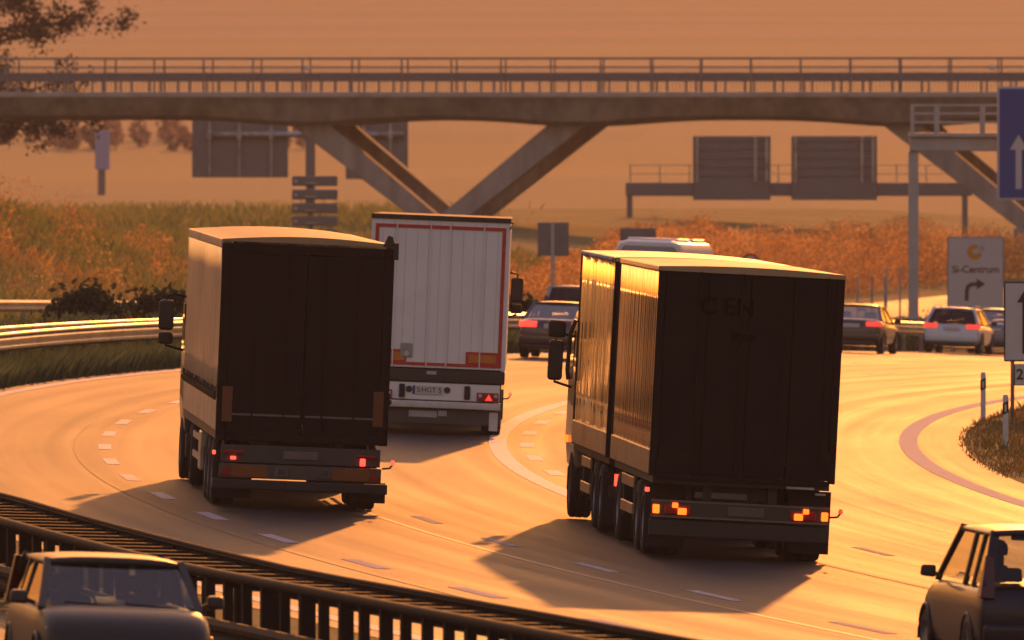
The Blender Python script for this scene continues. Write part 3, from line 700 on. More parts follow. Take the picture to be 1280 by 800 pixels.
mirror(t, -1.52, 15.6, 2.12, 2.82, -1, base_x=-1.2); mirror(t, 1.52, 15.6, 2.12, 2.82, 1, base_x=1.2)
chassis(t, 10.2, 16.0, .6, .84)
place(t, (373 - 640) / F * 202, 202, -.060)

# ------------------------------------------------------------------ truck 2: white box semi-trailer (middle)
t = empty('semi_truck', label='white box semi-trailer truck with red taped rear border, in the middle', cat='truck')
H = 4.04; z0 = 1.24
MB().box(-hw, -hw + .07, .002, L, z0 - .02, H - .06).build('side_wall', M_whitepaint, t); MB().box(hw - .07, hw, .002, L, z0 - .02, H - .06).build('side_wall', M_whitepaint, t)
MB().box(-hw - .01, hw + .01, -.02, L + .01, H - .06, H).build('roof', mat('dark_roof_edge', (.16, .13, .10), .8, dirt=(.08, .07, .06), spec=.15), t, bevel=.02)
b_ = MB(); b_.box(-hw - .01, hw + .01, -.035, -.021, H - .085, H - .005); b_.tube([(hw - .12, -.03, H - .03), (hw + .05, -.03, H - .09), (hw - .01, -.03, H - .20)], .02, 6); b_.build('rain_gutter', M_black, t)
MB().box(-hw + .075, hw - .075, L - .08, L - .004, z0, H - .07).build('front_wall', M_whitepaint, t)
ew = (hw * 2 - .01) / 12
for i in range(12):
    a = -hw + .005 + i * ew
    MB().box(a + .0015, a + ew - .0015, -.004 - .002 * (i % 2), .06, z0, H - .09).build('door_plank', M_whitepaint, t, bevel=.003)
MB().box(-hw + .08, hw - .08, .062, .09, z0, H - .09).build('door_backing', M_chassis, t)
fb = MB()
o_, i_ = 1.20, 1.135; zt, zb = H - .18, 1.28
fb.box(-o_, o_, -.022, -.010, zt - .06, zt); fb.box(-o_, o_, -.022, -.010, zb, zb + .055); fb.box(-o_, -i_, -.022, -.010, zb + .055, zt - .06); fb.box(i_, o_, -.022, -.010, zb + .055, zt - .06)
fb.build('red_tape', M_redtape, t)
for s in (-1, 1):
    a, b_ = sorted((s * .545, s * 1.134)); pn = MB().box(a, b_, -.022, -.010, 1.336, 1.56).build('warning_plate', M_redtape, t)
    MB().box(a + .05, b_ - .03, -.032, -.024, 1.36, 1.51).build('yellow_field', M_amber, pn)
    for k, xx in enumerate((.18, .80)):
        rod = MB().tube([(s * xx, -.03, z0 + .02), (s * xx, -.03, H - .1)], .012, 6).build('lock_rod', M_whitepaint, t)
vb = MB().box(-.66, -.44, -.035, -.012, 1.42, 1.68).build('vent_box', mat('grey_vent', (.30, .28, .28), .5), t, bevel=.01)
MB().tube([(-.54, -.05, 1.49), (-.54, -.036, 1.49)], .05, 14).build('round_cap', M_plate, vb)
rb_ = MB().box(-hw - .005, hw + .005, -.03, .2, .98, 1.215).build('rear_sill', M_black, t, bevel=.02)
MB().box(-.16, .02, -.045, -.032, 1.12, 1.18).build('plate_lamp', mat('pale_lamp', (.4, .4, .45), .4), rb_)
lb = MB().box(-1.2, 1.2, .0, .12, .65, .965).build('lamp_board', M_whitepaint, t, bevel=.01)
for s in (-1, 1): MB().box(s * .60 - .055, s * .60 + .055, -.05, -.002, .68, .93).build('buffer', M_rubber, t, bevel=.02)
for s in (-1, 1): MB().tube([(s * .35 - .12, -.02, .84), (s * .35 - .12, -.002, .84)], .06, 14).build('round_socket', M_black, lb)
tail_plate(t, -.13, .83, .56, .16, y=-.004)
MB().box(-.405, -.36, -.032, -.026, .755, .905).build('country_band', M_blueink, t); text('S:HGT 5', .13, M_ink, t, (-.10, -.027, .83))
for s in (-1, 1):
    lamp(t, s * .98, .74, .40, .16, M_red, y=-.002); lamp(t, s * .84, .76, .06, .06, mat('clear_lamp', (.5, .5, .55), .3), y=-.055, t=.01)
    triangle(t, s * 1.0, .675, .14, M_red_soft, y=-.058); lamp(t, s * 1.13, .76, .06, .06, MATS['clear_lamp'], y=-.055, t=.01)
MB().box(-1.22, 1.22, -.03, .07, .50, .63).build('underrun_bar', mat('silver_bar', (.55, .54, .56), .35, .3), t, bevel=.015)
MB().box(-1.24, 1.24, .10, .13, .22, .495).build('spray_guard', mat('grey_rubber', (.075, .068, .065), .75), t)
tp = MB(); tp.box(-.46, .06, .085, .098, .33, .45); tp.box(.08, .24, .085, .098, .36, .46); tp.build('pale_print', mat('pale_print', (.42, .42, .46), .6), t)
MB().box(1.02, 1.18, .07, .098, .12, .46).build('corner_plate', MATS['silver_bar'], t)
lamp(t, 1.255, .93, .06, .07, M_orange_on, y=.15); stalk_lamp(t, 1.24, .2, .80, 1)
MB().box(-hw + .06, hw - .06, .095, L - .1, z0 - .06, z0 + .06).build('load_floor', M_chassis, t)
chassis(t, .25, L - 1, .85, 1.175)
for y in (2.3, 3.6, 4.9): axle(t, y)
for s in (-1, 1):
    for z in (.55, .85): MB().box(s * 1.2 - .015, s * 1.2 + .015, 6.0, 10.4, z - .05, z + .05).build('side_guard', M_board, t)
axle(t, 11.3, .5, .60, .92); axle(t, 15.1, .5, .32, 1.08)
tractor_cab(t, 14.2, 16.3, mat('dark_blue_cab_paint', (.04, .04, .06), .3, coat=.5))
mirror(t, -1.46, 15.5, 2.15, 2.85, -1, base_x=-1.2); mirror(t, 1.42, 15.5, 2.15, 2.85, 1, base_x=1.2); chassis(t, 10.2, 16.0, .6, .84)
place(t, (541 - 640) / F * 251, 251, .002, pitch=-.006)

# ------------------------------------------------------------------ truck 3: truck with drawbar trailer (right)
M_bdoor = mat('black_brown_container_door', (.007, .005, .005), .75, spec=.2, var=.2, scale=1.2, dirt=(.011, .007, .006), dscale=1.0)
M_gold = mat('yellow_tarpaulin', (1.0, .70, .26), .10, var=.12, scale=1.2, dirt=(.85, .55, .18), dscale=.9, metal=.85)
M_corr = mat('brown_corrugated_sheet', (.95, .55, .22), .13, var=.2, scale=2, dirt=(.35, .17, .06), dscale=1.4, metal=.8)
M_lowrail = mat('golden_grey_rail', (.42, .30, .17), .32, .4, .15, 3, dirt=(.22, .13, .07))
t = empty('container_truck', label='dark container truck with drawbar trailer and golden ribbed flank, on the right', cat='truck')
H = 4.02; LT = 7.8; z0 = 1.10
def ribbed_body(y0, y1, m, amp, period, jit, seed, z0=1.48, roofmat=None, nm='side_sheet'):
    for s in (-1, 1):
        curtain(t, s * (hw - .02), y0 + .06, y1 - .06, z0, H - .10, m, amp, period, s, nm, jit, seed + s)
        MB().box(min(s * (hw - .06), s * (hw + .01)), max(s * (hw - .06), s * (hw + .01)), y0 + .062, y1 - .062, H - .098, H - .03).build('top_rail', M_lowrail, t, bevel=.012)
        MB().box(min(s * (hw - .06), s * (hw + .012)), max(s * (hw - .06), s * (hw + .012)), y0 + .062, y1 - .062, 1.14, z0 - .004).build('bottom_rail', M_lowrail, t, bevel=.012)
        for yy in (y0, y1 - .06): MB().box(min(s * (hw - .10), s * (hw + .006)), max(s * (hw - .10), s * (hw + .006)), yy, yy + .06, 1.12, H - .03).build('corner_post', M_bdoor, t, bevel=.01)
    roof_sheet(t, -hw, hw, y0 - .01, y1 + .01, H - .028, roofmat, .04, .014, seed)
    MB().box(-hw + .10, hw - .10, y1 - .05, y1 - .01, 1.12, H - .04).build('front_wall', M_bdoor, t)
    MB().box(-hw + .06, hw - .06, y0 + .1, y1 - .1, 1.02, 1.135).build('load_floor', M_chassis, t)
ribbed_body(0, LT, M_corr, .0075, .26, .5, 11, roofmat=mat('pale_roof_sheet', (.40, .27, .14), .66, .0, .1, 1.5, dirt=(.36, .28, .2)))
for i in range(4):   # four door panels with rods
    a = -hw + .10 + i * (2 * hw - .20) / 4; b_ = a + (2 * hw - .20) / 4
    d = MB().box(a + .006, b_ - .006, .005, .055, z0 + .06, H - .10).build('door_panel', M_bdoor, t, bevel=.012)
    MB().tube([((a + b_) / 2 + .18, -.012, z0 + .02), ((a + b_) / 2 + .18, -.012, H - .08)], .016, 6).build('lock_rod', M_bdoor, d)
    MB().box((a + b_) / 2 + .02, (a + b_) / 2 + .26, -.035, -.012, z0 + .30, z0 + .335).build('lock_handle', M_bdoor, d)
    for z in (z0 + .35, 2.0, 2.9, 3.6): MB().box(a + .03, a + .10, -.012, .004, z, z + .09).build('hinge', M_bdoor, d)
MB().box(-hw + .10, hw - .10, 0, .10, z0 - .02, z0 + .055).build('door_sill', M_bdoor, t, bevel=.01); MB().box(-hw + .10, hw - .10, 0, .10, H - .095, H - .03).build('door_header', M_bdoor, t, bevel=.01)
M_btxt = mat('black_letter_print', (.003, .002, .002), .95, spec=.0)
text('C', .34, M_btxt, t, (-.58, .002, 3.47), bold=.008); text('EN', .34, M_btxt, t, (-.16, .002, 3.47), bold=.008); text('inee', .2, M_btxt, t, (-.08, .002, 3.08), bold=.004)
lbm = mat('dark_lamp_bar', (.04, .035, .032), .5)
lb = MB().box(-1.22, 1.22, -.02, .06, .56, .80).build('lamp_board', lbm, t, bevel=.012)
for z in (.57, .785): MB().box(-1.23, 1.23, -.034, -.022, z - .012, z + .012).build('lamp_board_trim', mat('trim_grey', (.13, .11, .10), .4), lb)
for s in (-1, 1):
    lamp(t, s * 1.16, .67, .09, .12, M_orange_on, y=-.024); lamp(t, s * .86, .67, .36, .13, M_red, y=-.024, t=.03)
    lamp(t, s * .80, .65, .12, .09, M_orange_on, y=-.056, t=.02); lamp(t, s * .90, .73, .08, .07, M_orange_on, y=-.056, t=.02)
tail_plate(t, .08, .68, .5, .13, mat('dark_plate', (.10, .08, .07), .5), y=-.022)
MB().box(-.62, .1, .2, .24, .84, .92).build('rear_step', mat('step_grey', (.10, .09, .08), .5), t)
MB().box(.62, 1.0, -.02, .06, 1.03, 1.06).build('catch_plate', M_galv, t); MB().box(1.02, 1.16, -.02, .05, .96, .985).build('catch_plate', M_galv, t)
MB().box(-1.24, 1.24, .02, .10, .30, .53).build('underrun_bar', M_chassis, t, bevel=.02)
for s in (-1, 1): MB().box(min(s * .72, s * 1.28), max(s * .72, s * 1.28), .5, .53, .14, 1.0).build('mud_flap', M_rubber, t)
lamp(t, -1.27, .92, .06, .06, M_red_on, y=.3); stalk_lamp(t, 1.24, .15, .74, 1, M_red_soft)
chassis(t, .2, LT - .2, .80, 1.018)
for y in (1.45, 2.75): axle(t, y, .5, .50, .98)
axle(t, 6.6, .5, .50, .98)
for s in (-1, 1):
    for z in (.55, .92): MB().box(s * 1.22 - .02, s * 1.22 + .02, 3.5, 5.8, z - .075, z + .075).build('side_guard', M_lowrail, t, bevel=.01)
    for y in (3.6, 5.7): MB().box(s * 1.19 - .02, s * 1.19 + .009, y - .05, y + .05, .4, 1.02).build('guard_bracket', M_chassis, t)
    for y in (1.45, 2.75, 6.6): MB().tube([(s * 1.02, y + .62 * math.cos(a), .5 + .62 * math.sin(a)) for a in np.linspace(.2, math.pi - .2, 9)], .035, 6).build('mudguard', M_black, t)
# drawbar and the towing truck
MB().box(-.12, .12, LT - .4, 9.6, .55, .75).build('drawbar', M_chassis, t)
Y0, Y1 = 8.75, 16.2
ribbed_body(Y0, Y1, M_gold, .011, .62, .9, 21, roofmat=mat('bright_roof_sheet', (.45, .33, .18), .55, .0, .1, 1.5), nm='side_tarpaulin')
MB().box(-hw + .1, hw - .1, Y0 + .01, Y0 + .05, 1.15, H - .06).build('rear_wall', M_bdoor, t)
for s in (-1, 1):
    y = Y0 + .3
    while y < Y1: MB().tube([(s * (hw + .012), y, H - .064), (s * (hw + .045), y, H - .064)], .035, 8).build('tarpaulin_roller', M_galv, t); y += .55
    for z in (.55, .92): MB().box(s * 1.22 - .02, s * 1.22 + .02, 12.5, 14.4, z - .075, z + .075).build('side_guard', M_lowrail, t, bevel=.01)
    for y in (12.6, 14.3): MB().box(s * 1.19 - .02, s * 1.19 + .009, y - .05, y + .05, .4, 1.02).build('guard_bracket', M_chassis, t)
    lamp(t, s * 1.08, .80, .11, .17, M_red_on, y=Y0 + .02)
    MB().box(min(s * .72, s * 1.26), max(s * .72, s * 1.26), 9.2, 9.23, .14, .9).build('mud_flap', M_rubber, t)
MB().box(-1.2, 1.2, Y0 + .03, Y0 + .1, .55, .72).build('truck_underrun_bar', M_chassis, t)
chassis(t, Y0 + .2, 18.2, .72, 1.018)
for y in (10.3, 11.6): axle(t, y, .5, .58, .94)
axle(t, 16.9, .5, .34, 1.07)
M_cab3 = mat('ochre_cab_paint', (.30, .20, .10), .3, coat=.6)
tractor_cab(t, 16.4, 18.5, M_cab3, 3.3)
b_ = MB().tube([(-1.27, 16.75, 2.95), (-1.34, 16.78, 2.75), (-1.36, 16.8, 2.2), (-1.34, 16.8, 2.05)], .035, 6).build('wind_deflector', M_black, t)
for s in (-1, 1):
    mr_ = mirror(t, s * 1.50, 17.5, 2.02, 2.62, s, .22, base_x=s * 1.22, split=False)
    MB().box(s * 1.50 - .13, s * 1.50 + .13, 17.42, 17.58, 2.66, 2.92).build('upper_mirror', M_black, mr_, bevel=.04)
MB().box(-1.29, -1.23, 17.7, 17.8, 1.1, 1.2).build('side_indicator', M_orange_on, t)
place(t, (922 - 640) / F * 187, 187, -.061, .052)

# ------------------------------------------------------------------ cars
def car(label, cat, name, paint, X, D, s, L=4.5, Wd=1.78, H=1.43, kind='sedan', flip=False, glass=None, lit=M_red_soft, lampw=.36, lamph=.15, lampz=.86, plate_z=.80, seats=True, wagon_rails=False, roll=.04, lampside=True):
    glass = glass or M_glass
    t = empty(name, label=label, cat=cat); h = Wd / 2
    belt = {'sedan': .92, 'wagon': .93, 'mpv': 1.02, 'hatch': .95}[kind]
    # body: stations along y from rear bumper: (y, halfwidth factor, bottom z, top z)
    if kind == 'sedan': st = [(0, .80, .34, .70), (.06, .93, .26, .86), (.18, .97, .22, 1.00), (.55, .99, .20, 1.01), (1.0, 1.0, .20, belt + .03), (1.7, 1.0, .19, belt), (2.7, 1.0, .19, belt - .01), (3.2, 1.0, .19, belt - .03), (3.6, .985, .20, .86), (4.1, .96, .22, .78), (4.36, .88, .26, .66), (4.45, .72, .36, .56)]
    elif kind == 'wagon': st = [(0, .82, .36, .66), (.05, .94, .28, .84), (.14, .97, .24, belt), (.5, .99, .21, belt), (1.0, 1.0, .20, belt), (1.7, 1.0, .19, belt), (2.7, 1.0, .19, belt - .01), (3.25, 1.0, .19, belt - .03), (3.7, .985, .20, .88), (4.2, .96, .22, .80), (4.42, .88, .26, .68), (4.5, .72, .36, .56)]
    else: st = [(0, .84, .36, .72), (.05, .95, .28, .90), (.12, .98, .24, belt), (.5, 1.0, .21, belt), (1.0, 1.0, .20, belt), (1.7, 1.0, .19, belt), (2.7, 1.0, .19, belt - .01), (3.15, 1.0, .19, belt - .02), (3.5, .985, .20, .97), (3.95, .96, .22, .88), (4.15, .88, .26, .74), (4.25, .72, .36, .60)]
    k = L / st[-1][0]
    rings = []
    for y, wf, zb, zt in st:
        a = h * wf; zt = min(zt, zt); mid = zb + (zt - zb) * .5
        half = [(a * .86, zb), (a * .97, zb + .10), (a, mid), (a * .985, zt - .14), (a * .94, zt - .04), (a * .80, zt), (a * .4, zt + .012)]
        rings.append([(x, y * k, z) for x, z in half] + [(-x, y * k, z) for x, z in reversed(half)])
    body = MB().loft(rings).build('body', paint, t, smooth=True)
    sd_ = body.modifiers.new('sub', 'SUBSURF'); sd_.levels = 1; sd_.render_levels = 1
    # greenhouse: base and top corners (y, z)
    wb, wt = h * .90, h * .70
    if kind == 'sedan': rb, rt, ft, fb_ = (.62 * k, 1.0), (1.30 * k, H - .05), (2.35 * k, H - .05), (3.25 * k, belt - .01)
    elif kind == 'wagon': rb, rt, ft, fb_ = (.14 * k, .98), (.52 * k, H - .05), (2.35 * k, H - .05), (3.3 * k, belt - .01)
    else: rb, rt, ft, fb_ = (.10 * k, 1.04), (.40 * k, H - .05), (2.4 * k, H - .05), (3.25 * k, belt); wt = h * .76
    def gp(y, top, sgn):
        y0, z0, w0 = (y, belt + .0, wb)
        return None
    # roof
    nx, ny = 8, 8; v = []
    for top in (1, 0):
        for i in range(ny + 1):
            ty = i / ny; y = rt[0] - .05 + (ft[0] - rt[0] + .10) * ty; e = 1 - .5 * (2 * ty - 1) ** 4
            for j in range(nx + 1):
                tx = 2 * j / nx - 1
                v.append((tx * (wt + .03), y, H - .055 + .055 * (1 - abs(tx) ** 3) * e - (0 if top else .05)))
    n_ = (nx + 1) * (ny + 1); f = []
    for i in range(ny):
        for j in range(nx):
            a = i * (nx + 1) + j; f.append((a, a + 1, a + nx + 2, a + nx + 1)); f.append((n_ + a, n_ + a + nx + 1, n_ + a + nx + 2, n_ + a + 1))
    bd = [j for j in range(nx + 1)] + [i * (nx + 1) + nx for i in range(1, ny + 1)] + [ny * (nx + 1) + j for j in range(nx - 1, -1, -1)] + [i * (nx + 1) for i in range(ny - 1, 0, -1)]
    for i in range(len(bd)): a, b_ = bd[i], bd[(i + 1) % len(bd)]; f.append((a, n_ + a, n_ + b_, b_))
    m_ = MB(); m_.v = v; m_.f = f; roof = m_.build('roof', paint, t, smooth=True)
    if wagon_rails:
        for sx in (-1, 1): MB().tube([(sx * (wt + .0), rt[0] + .05, H - .02), (sx * wt, rt[0] + .15, H + .035), (sx * wt, ft[0] - .15, H + .035), (sx * wt, ft[0], H - .02)], .018, 6).build('roof_rail', M_galv, roof)
    def P(y, z, sgn, f_): return (sgn * (wb + (wt - wb) * f_), y, z)
    ymid = (rt[0] + ft[0]) / 2 + .05
    yB = ymid; yC = rt[0] + (.45 if kind != 'sedan' else .15)
    for sgn in (-1, 1):
        for (b0, t0, wd_) in ((rb, rt, .10), (fb_, ft, .07)): MB().bar(P(b0[0], b0[1] - .04, sgn, 0), P(t0[0], t0[1], sgn, 1), wd_, .05, up=(0, 1, 0)).build('pillar', paint, t)
        for yy in (yB,) + ((yC + .05,) if kind in ('wagon', 'mpv', 'hatch') else ()): MB().bar(P(yy + .03, belt - .04, sgn, 0), P(yy, H - .06, sgn, 1), .05, .09, up=(0, 1, 0)).build('pillar', M_black, t)
        g_ = MB().quad(P(rb[0] + .06, rb[1], sgn, .0), P(yB, belt, sgn, 0), P(yB, H - .06, sgn, .98), P(rt[0] + .03, H - .06, sgn, .98)); g_.build('side_window', glass, t)
        MB().quad(P(yB + .05, belt, sgn, 0), P(fb_[0] - .1, belt, sgn, 0), P(ft[0] - .02, H - .06, sgn, .98), P(yB + .02, H - .06, sgn, .98)).build('side_window', glass, t)
        mb = MB().hexa([(sgn * (h + .02), fb_[0] - .50, belt - .02), (sgn * (h + .20), fb_[0] - .48, belt - .0), (sgn * (h + .19), fb_[0] - .36, belt), (sgn * (h + .02), fb_[0] - .34, belt), (sgn * (h + .02), fb_[0] - .50, belt + .13), (sgn * (h + .19), fb_[0] - .48, belt + .13), (sgn * (h + .17), fb_[0] - .37, belt + .12), (sgn * (h + .02), fb_[0] - .35, belt + .12)])
        mm = mb.build('door_mirror', M_black, t, bevel=.03)
        MB().bar((sgn * (h - .06), fb_[0] - .42, belt), (sgn * (h + .05), fb_[0] - .42, belt + .04), .05, .04).build('mirror_foot', M_black, mm)
        if kind == 'mpv' or kind == 'hatch':
            lm = MB().hexa([(sgn * (h * .80), .01, .88), (sgn * (h * .985), .05, .88), (sgn * (h * .99), .26, .88), (sgn * (h * .8), .2, .88), (sgn * (h * .80), .19, 1.34), (sgn * (h * .90), .20, 1.36), (sgn * (h * .89), .30, 1.36), (sgn * (h * .8), .30, 1.34)])
            lm.build('tail_lamp', mat('dark_red_lens', (.07, .008, .008), .25), t, bevel=.015)
        else:
            lm = MB().hexa([(sgn * (h * .94 - lampw), -.012, lampz - lamph / 2), (sgn * h * .90, .04, lampz - lamph / 2), (sgn * h * 1.0, .22, lampz - lamph / 2 + .01), (sgn * (h * .9 - lampw), .2, lampz - lamph / 2), (sgn * (h * .94 - lampw), .012, lampz + lamph / 2), (sgn * h * .90, .06, lampz + lamph / 2), (sgn * h * 1.0, .26, lampz + lamph / 2), (sgn * (h * .9 - lampw), .2, lampz + lamph / 2)])
            lm.build('tail_lamp', lit, t, bevel=.012)
        hl = MB().hexa([(sgn * h * .55, L - .10, .60), (sgn * h * .93, L - .30, .62), (sgn * h * .9, L - .45, .62), (sgn * h * .5, L - .3, .60), (sgn * h * .55, L - .14, .74), (sgn * h * .93, L - .33, .77), (sgn * h * .9, L - .45, .77), (sgn * h * .5, L - .3, .74)])
        hl.build('headlight', mat('headlight_lens', (.5, .5, .52), .15), t, bevel=.02)
        for yy in (.82 * k, 3.55 * k):
            wheel(t, sgn * (h - .11), yy, .315, .21)
            MB().tube([(sgn * (h - .012), yy + .365 * math.cos(a), .315 + .365 * math.sin(a)) for a in np.linspace(-.1, math.pi + .1, 13)], .024, 6).build('wheel_arch', M_black, t, smooth=True)
    wbk = wb - .05
    rw = MB().quad((-wbk, rb[0] - .005, rb[1]), (wbk, rb[0] - .005, rb[1]), (wt - .03, rt[0] - .03, H - .07), (-wt + .03, rt[0] - .03, H - .07)).build('rear_window', glass, t)
    MB().quad((wbk, fb_[0], fb_[1]), (-wbk, fb_[0], fb_[1]), (-wt + .03, ft[0] + .02, H - .07), (wt - .03, ft[0] + .02, H - .07)).build('windscreen', glass, t)
    MB().box(-h * .93, h * .93, -.035, .10, .36, .60).build('bumper', paint, t, bevel=.05)
    MB().box(-h * .80, h * .80, -.04, .12, .24, .355).build('rear_valance', M_black, t, bevel=.03)
    tail_plate(t, 0, plate_z, .52, .115, y=.015 if plate_z > .62 else -.036, t=.03)
    if kind != 'sedan': MB().bar((-.02, rb[0] - .015, rb[1] + .04), (.30, rb[0] + .06, rb[1] + .10), .02, .015).build('rear_wiper', M_black, t)
    if seats:
        for sx in (-1, 1):
            for yy in (1.1 * k, 2.0 * k):
                st_ = MB().hexa([(sx * .37 - .24, yy, .5), (sx * .37 + .24, yy, .5), (sx * .37 + .24, yy + .14, .5), (sx * .37 - .24, yy + .14, .5), (sx * .37 - .20, yy - .14, 1.02), (sx * .37 + .20, yy - .14, 1.02), (sx * .37 + .20, yy - .03, 1.02), (sx * .37 - .20, yy - .03, 1.02)]).build('seat_back', M_int, t, bevel=.04)
                MB().box(sx * .37 - .12, sx * .37 + .12, yy - .16, yy - .06, 1.04, 1.20).build('headrest', M_int, st_, bevel=.04)
        MB().box(-.12, .12, ft[0] + .08, ft[0] + .12, H - .20, H - .13).build('rear_view_mirror', M_black, t, bevel=.02)
    if flip:   # origin at the rear; an oncoming car is turned round
        place(t, X, D, s, roll, True)
    else: place(t, X, D, s, roll)
    return t
P_maroon = mat('dark_plum_paint', (.055, .028, .028), .28, var=.05, coat=.8)
P_dark = mat('dark_brown_paint', (.035, .022, .020), .28, var=.05, coat=.8)
P_silver = mat('silver_blue_paint', (.58, .62, .68), .32, .1, .05, coat=.8)
P_grey = mat('grey_car_paint', (.16, .17, .20), .3, .3, .05, coat=.8)
P_blue = mat('midnight_blue_paint', (.008, .009, .022), .4, var=.05, coat=.25, spec=.3)
P_pale = mat('pale_grey_paint', (.40, .38, .36), .32, .1, .05, coat=.7)
def at(px, D): return (px - 640) / F * D
car('dark plum saloon ahead of the container truck with its left tail lamp lit', 'car', 'sedan_car', P_maroon, at(691, 341), 341, .10, 4.6, 1.82, 1.44, 'sedan', glass=M_glass_sky, lit=mat('tail_lamp_medium', (.4, .015, .012), .25, emit=(1, .05, .03), estr=1.8), plate_z=.82, lampw=.40)
car('dark brown saloon emerging right of the container truck', 'car', 'sedan_car', P_dark, at(1062, 397), 397, .16, 4.5, 1.80, 1.43, 'sedan', glass=M_glass_sky, lampw=.40, plate_z=.80)
car('silver estate car with roof rails in front of the white Si-Centrum sign', 'car', 'estate_car', P_silver, at(1188, 427), 427, .15, 4.6, 1.80, 1.46, 'wagon', wagon_rails=True, plate_z=.78, lampw=.38, glass=M_glass_dark)
car('grey car partly hidden between the silver estate and the verge sign', 'car', 'sedan_car', P_grey, at(1240, 446), 446, .15, 4.5, 1.80, 1.46, 'sedan', glass=M_glass_sky, lampw=.36)
car('pale people carrier, only its roof and window above the plum saloon', 'car', 'people_carrier', P_pale, at(712, 392), 392, .16, 4.4, 1.80, 1.66, 'mpv', flip=False, glass=M_glass_dark)

# pale minibus ahead of the container truck
t = empty('minibus', label='white high-roofed minibus, only its top shows over the container truck', cat='minibus')
Hm, Lm, hm = 3.02, 6.8, .97
rings = []
for y, a, zt in ((0, .97, Hm - .06), (.12, 1.0, Hm), (5.2, 1.0, Hm), (5.8, .98, Hm - .35), (6.4, .95, 1.5), (6.8, .88, 1.1)):
    w_ = hm * a; half = [(w_ * .94, .35), (w_, .5), (w_, 1.4), (w_ * .95, zt - .25), (w_ * .86, zt - .07), (w_ * .6, zt)]
    rings.append([(x, y, z) for x, z in half] + [(-x, y, z) for x, z in reversed(half)])
MB().loft(rings).build('body', M_whitepaint, t, smooth=False, bevel=.04)
MB().prism([(-.80, 1.55), (.80, 1.55), (.74, 2.78), (.66, 2.86), (-.66, 2.86), (-.74, 2.78)], -.02, .02).build('rear_window', mat('pale_rear_glass', (.30, .33, .42), .12, 0, .05, spec=.9), t)
b_ = MB()
for y in (1.0, 2.6, 4.1):
    for s in (-1, 1): MB().prismx([(y, 1.55), (y + 1.35, 1.55), (y + 1.35, 2.55), (y, 2.55)], s * (hm * .985), s * (hm * .90)).build('side_window', M_glass_dark, t)
for y in (.6, 3.2): MB().box(-.7, .7, y, y + 2.0, Hm - .02, Hm + .06).build('roof_pod', M_whitepaint, t, bevel=.04)
for s in (-1, 1):
    lamp(t, s * .84, 1.1, .14, .5, M_red_soft, y=.0)
    for y in (1.3, 5.2): wheel(t, s * .85, y, .35, .24)
MB().box(-.95, .95, -.06, .05, .38, .62).build('bumper', M_black, t, bevel=.03)
place(t, at(806, 366), 366, .17)

# near cars at the bottom of the frame
mpv = car('midnight blue people carrier cut off at the bottom right corner, driver visible inside', 'car', 'people_carrier', P_blue, at(1320, 151), 151, -.14, 4.25, 1.78, 1.66, 'mpv', glass=M_glass)
fc = car('grey car with pale windscreen rim on the oncoming lane, bottom left corner', 'car', 'hatchback_car', mat('grey_brown_paint', (.035, .030, .027), .5, .0, .05, coat=.08, spec=.3), at(106, 137), 137, -.13, 4.25, 1.74, 1.42, 'hatch', flip=True, glass=glassmat('blue_tinted_glass', (.30, .38, .46), 1.5))

k_ = 1.0
MB().box(-.60, .60, 2.95, 3.25, .80, .93).build('dashboard', M_int, fc, bevel=.04)
for xx in (-.55, .05): MB().tube([(xx, 3.34, .955), (xx + .52, 3.30, .985)], .012, 6).build('wiper', M_black, fc)
MB().quad((-.655, 2.50, 1.30), (.655, 2.50, 1.30), (.645, 2.425, 1.345), (-.645, 2.425, 1.345)).build('sun_strip', glassmat('sun_strip_glass', (.15, .22, .30)), fc)
MB().tube([(.37 + .17 * math.cos(a), 2.78 + .05 * math.sin(a), .93 + .16 * math.sin(a)) for a in np.linspace(0, 6.283, 18)], .016, 6).build('steering_wheel', M_black, fc)

# driver of the blue people carrier: one continuous seated figure
def person(parent_matrix, loc, label):
    vs = [(0, 0, .55), (0, -.03, .75), (0, -.05, .98), (0, -.03, 1.10), (0, .0, 1.19), (0, .02, 1.30), (0, .01, 1.38),
          (-.19, -.04, 1.03), (-.26, .14, .82), (-.16, .38, .92), (.19, -.04, 1.03), (.26, .14, .82), (.16, .38, .92),
          (-.10, .02, .52), (-.12, .44, .58), (-.12, .62, .25), (.10, .02, .52), (.12, .44, .58), (.12, .62, .25), (-.14, .46, .95), (.14, .46, .95), (0, .10, 1.27)]
    es = [(0, 1), (1, 2), (2, 3), (3, 4), (4, 5), (5, 6), (2, 7), (7, 8), (8, 9), (2, 10), (10, 11), (11, 12), (0, 13), (13, 14), (14, 15), (0, 16), (16, 17), (17, 18), (9, 19), (12, 20), (5, 21)]
    rad = [.15, .15, .16, .065, .075, .098, .07, .075, .055, .04, .075, .055, .04, .09, .075, .05, .09, .075, .05, .045, .045, .03]
    me = bpy.data.meshes.new('person'); me.from_pydata(vs, es, []); me.materials.append(mat('dark_clothing', (.035, .03, .035), .85))
    o = bpy.data.objects.new('person', me); COL.objects.link(o)
    sk = o.modifiers.new('skin', 'SKIN'); sb = o.modifiers.new('sub', 'SUBSURF'); sb.levels = 1; sb.render_levels = 2
    for i, r in enumerate(rad): me.skin_vertices[0].data[i].radius = (r, r * (1.1 if i in (5,) else 1))
    me.skin_vertices[0].data[0].use_root = True
    o.matrix_world = parent_matrix @ Matrix.Translation(loc)
    hb = MB().loft([[(.105 * a * math.cos(q), .02 - .02 + .115 * a * math.sin(q), z) for q in [2 * math.pi * i / 16 for i in range(16)]] for z, a in ((1.27, .98), (1.33, 1.04), (1.39, .95), (1.43, .6), (1.445, .15))]).build('hair', mat('dark_hair', (.02, .015, .012), .7), o, smooth=True)
    return tag(o, label, 'person')
bpy.context.view_layer.update()
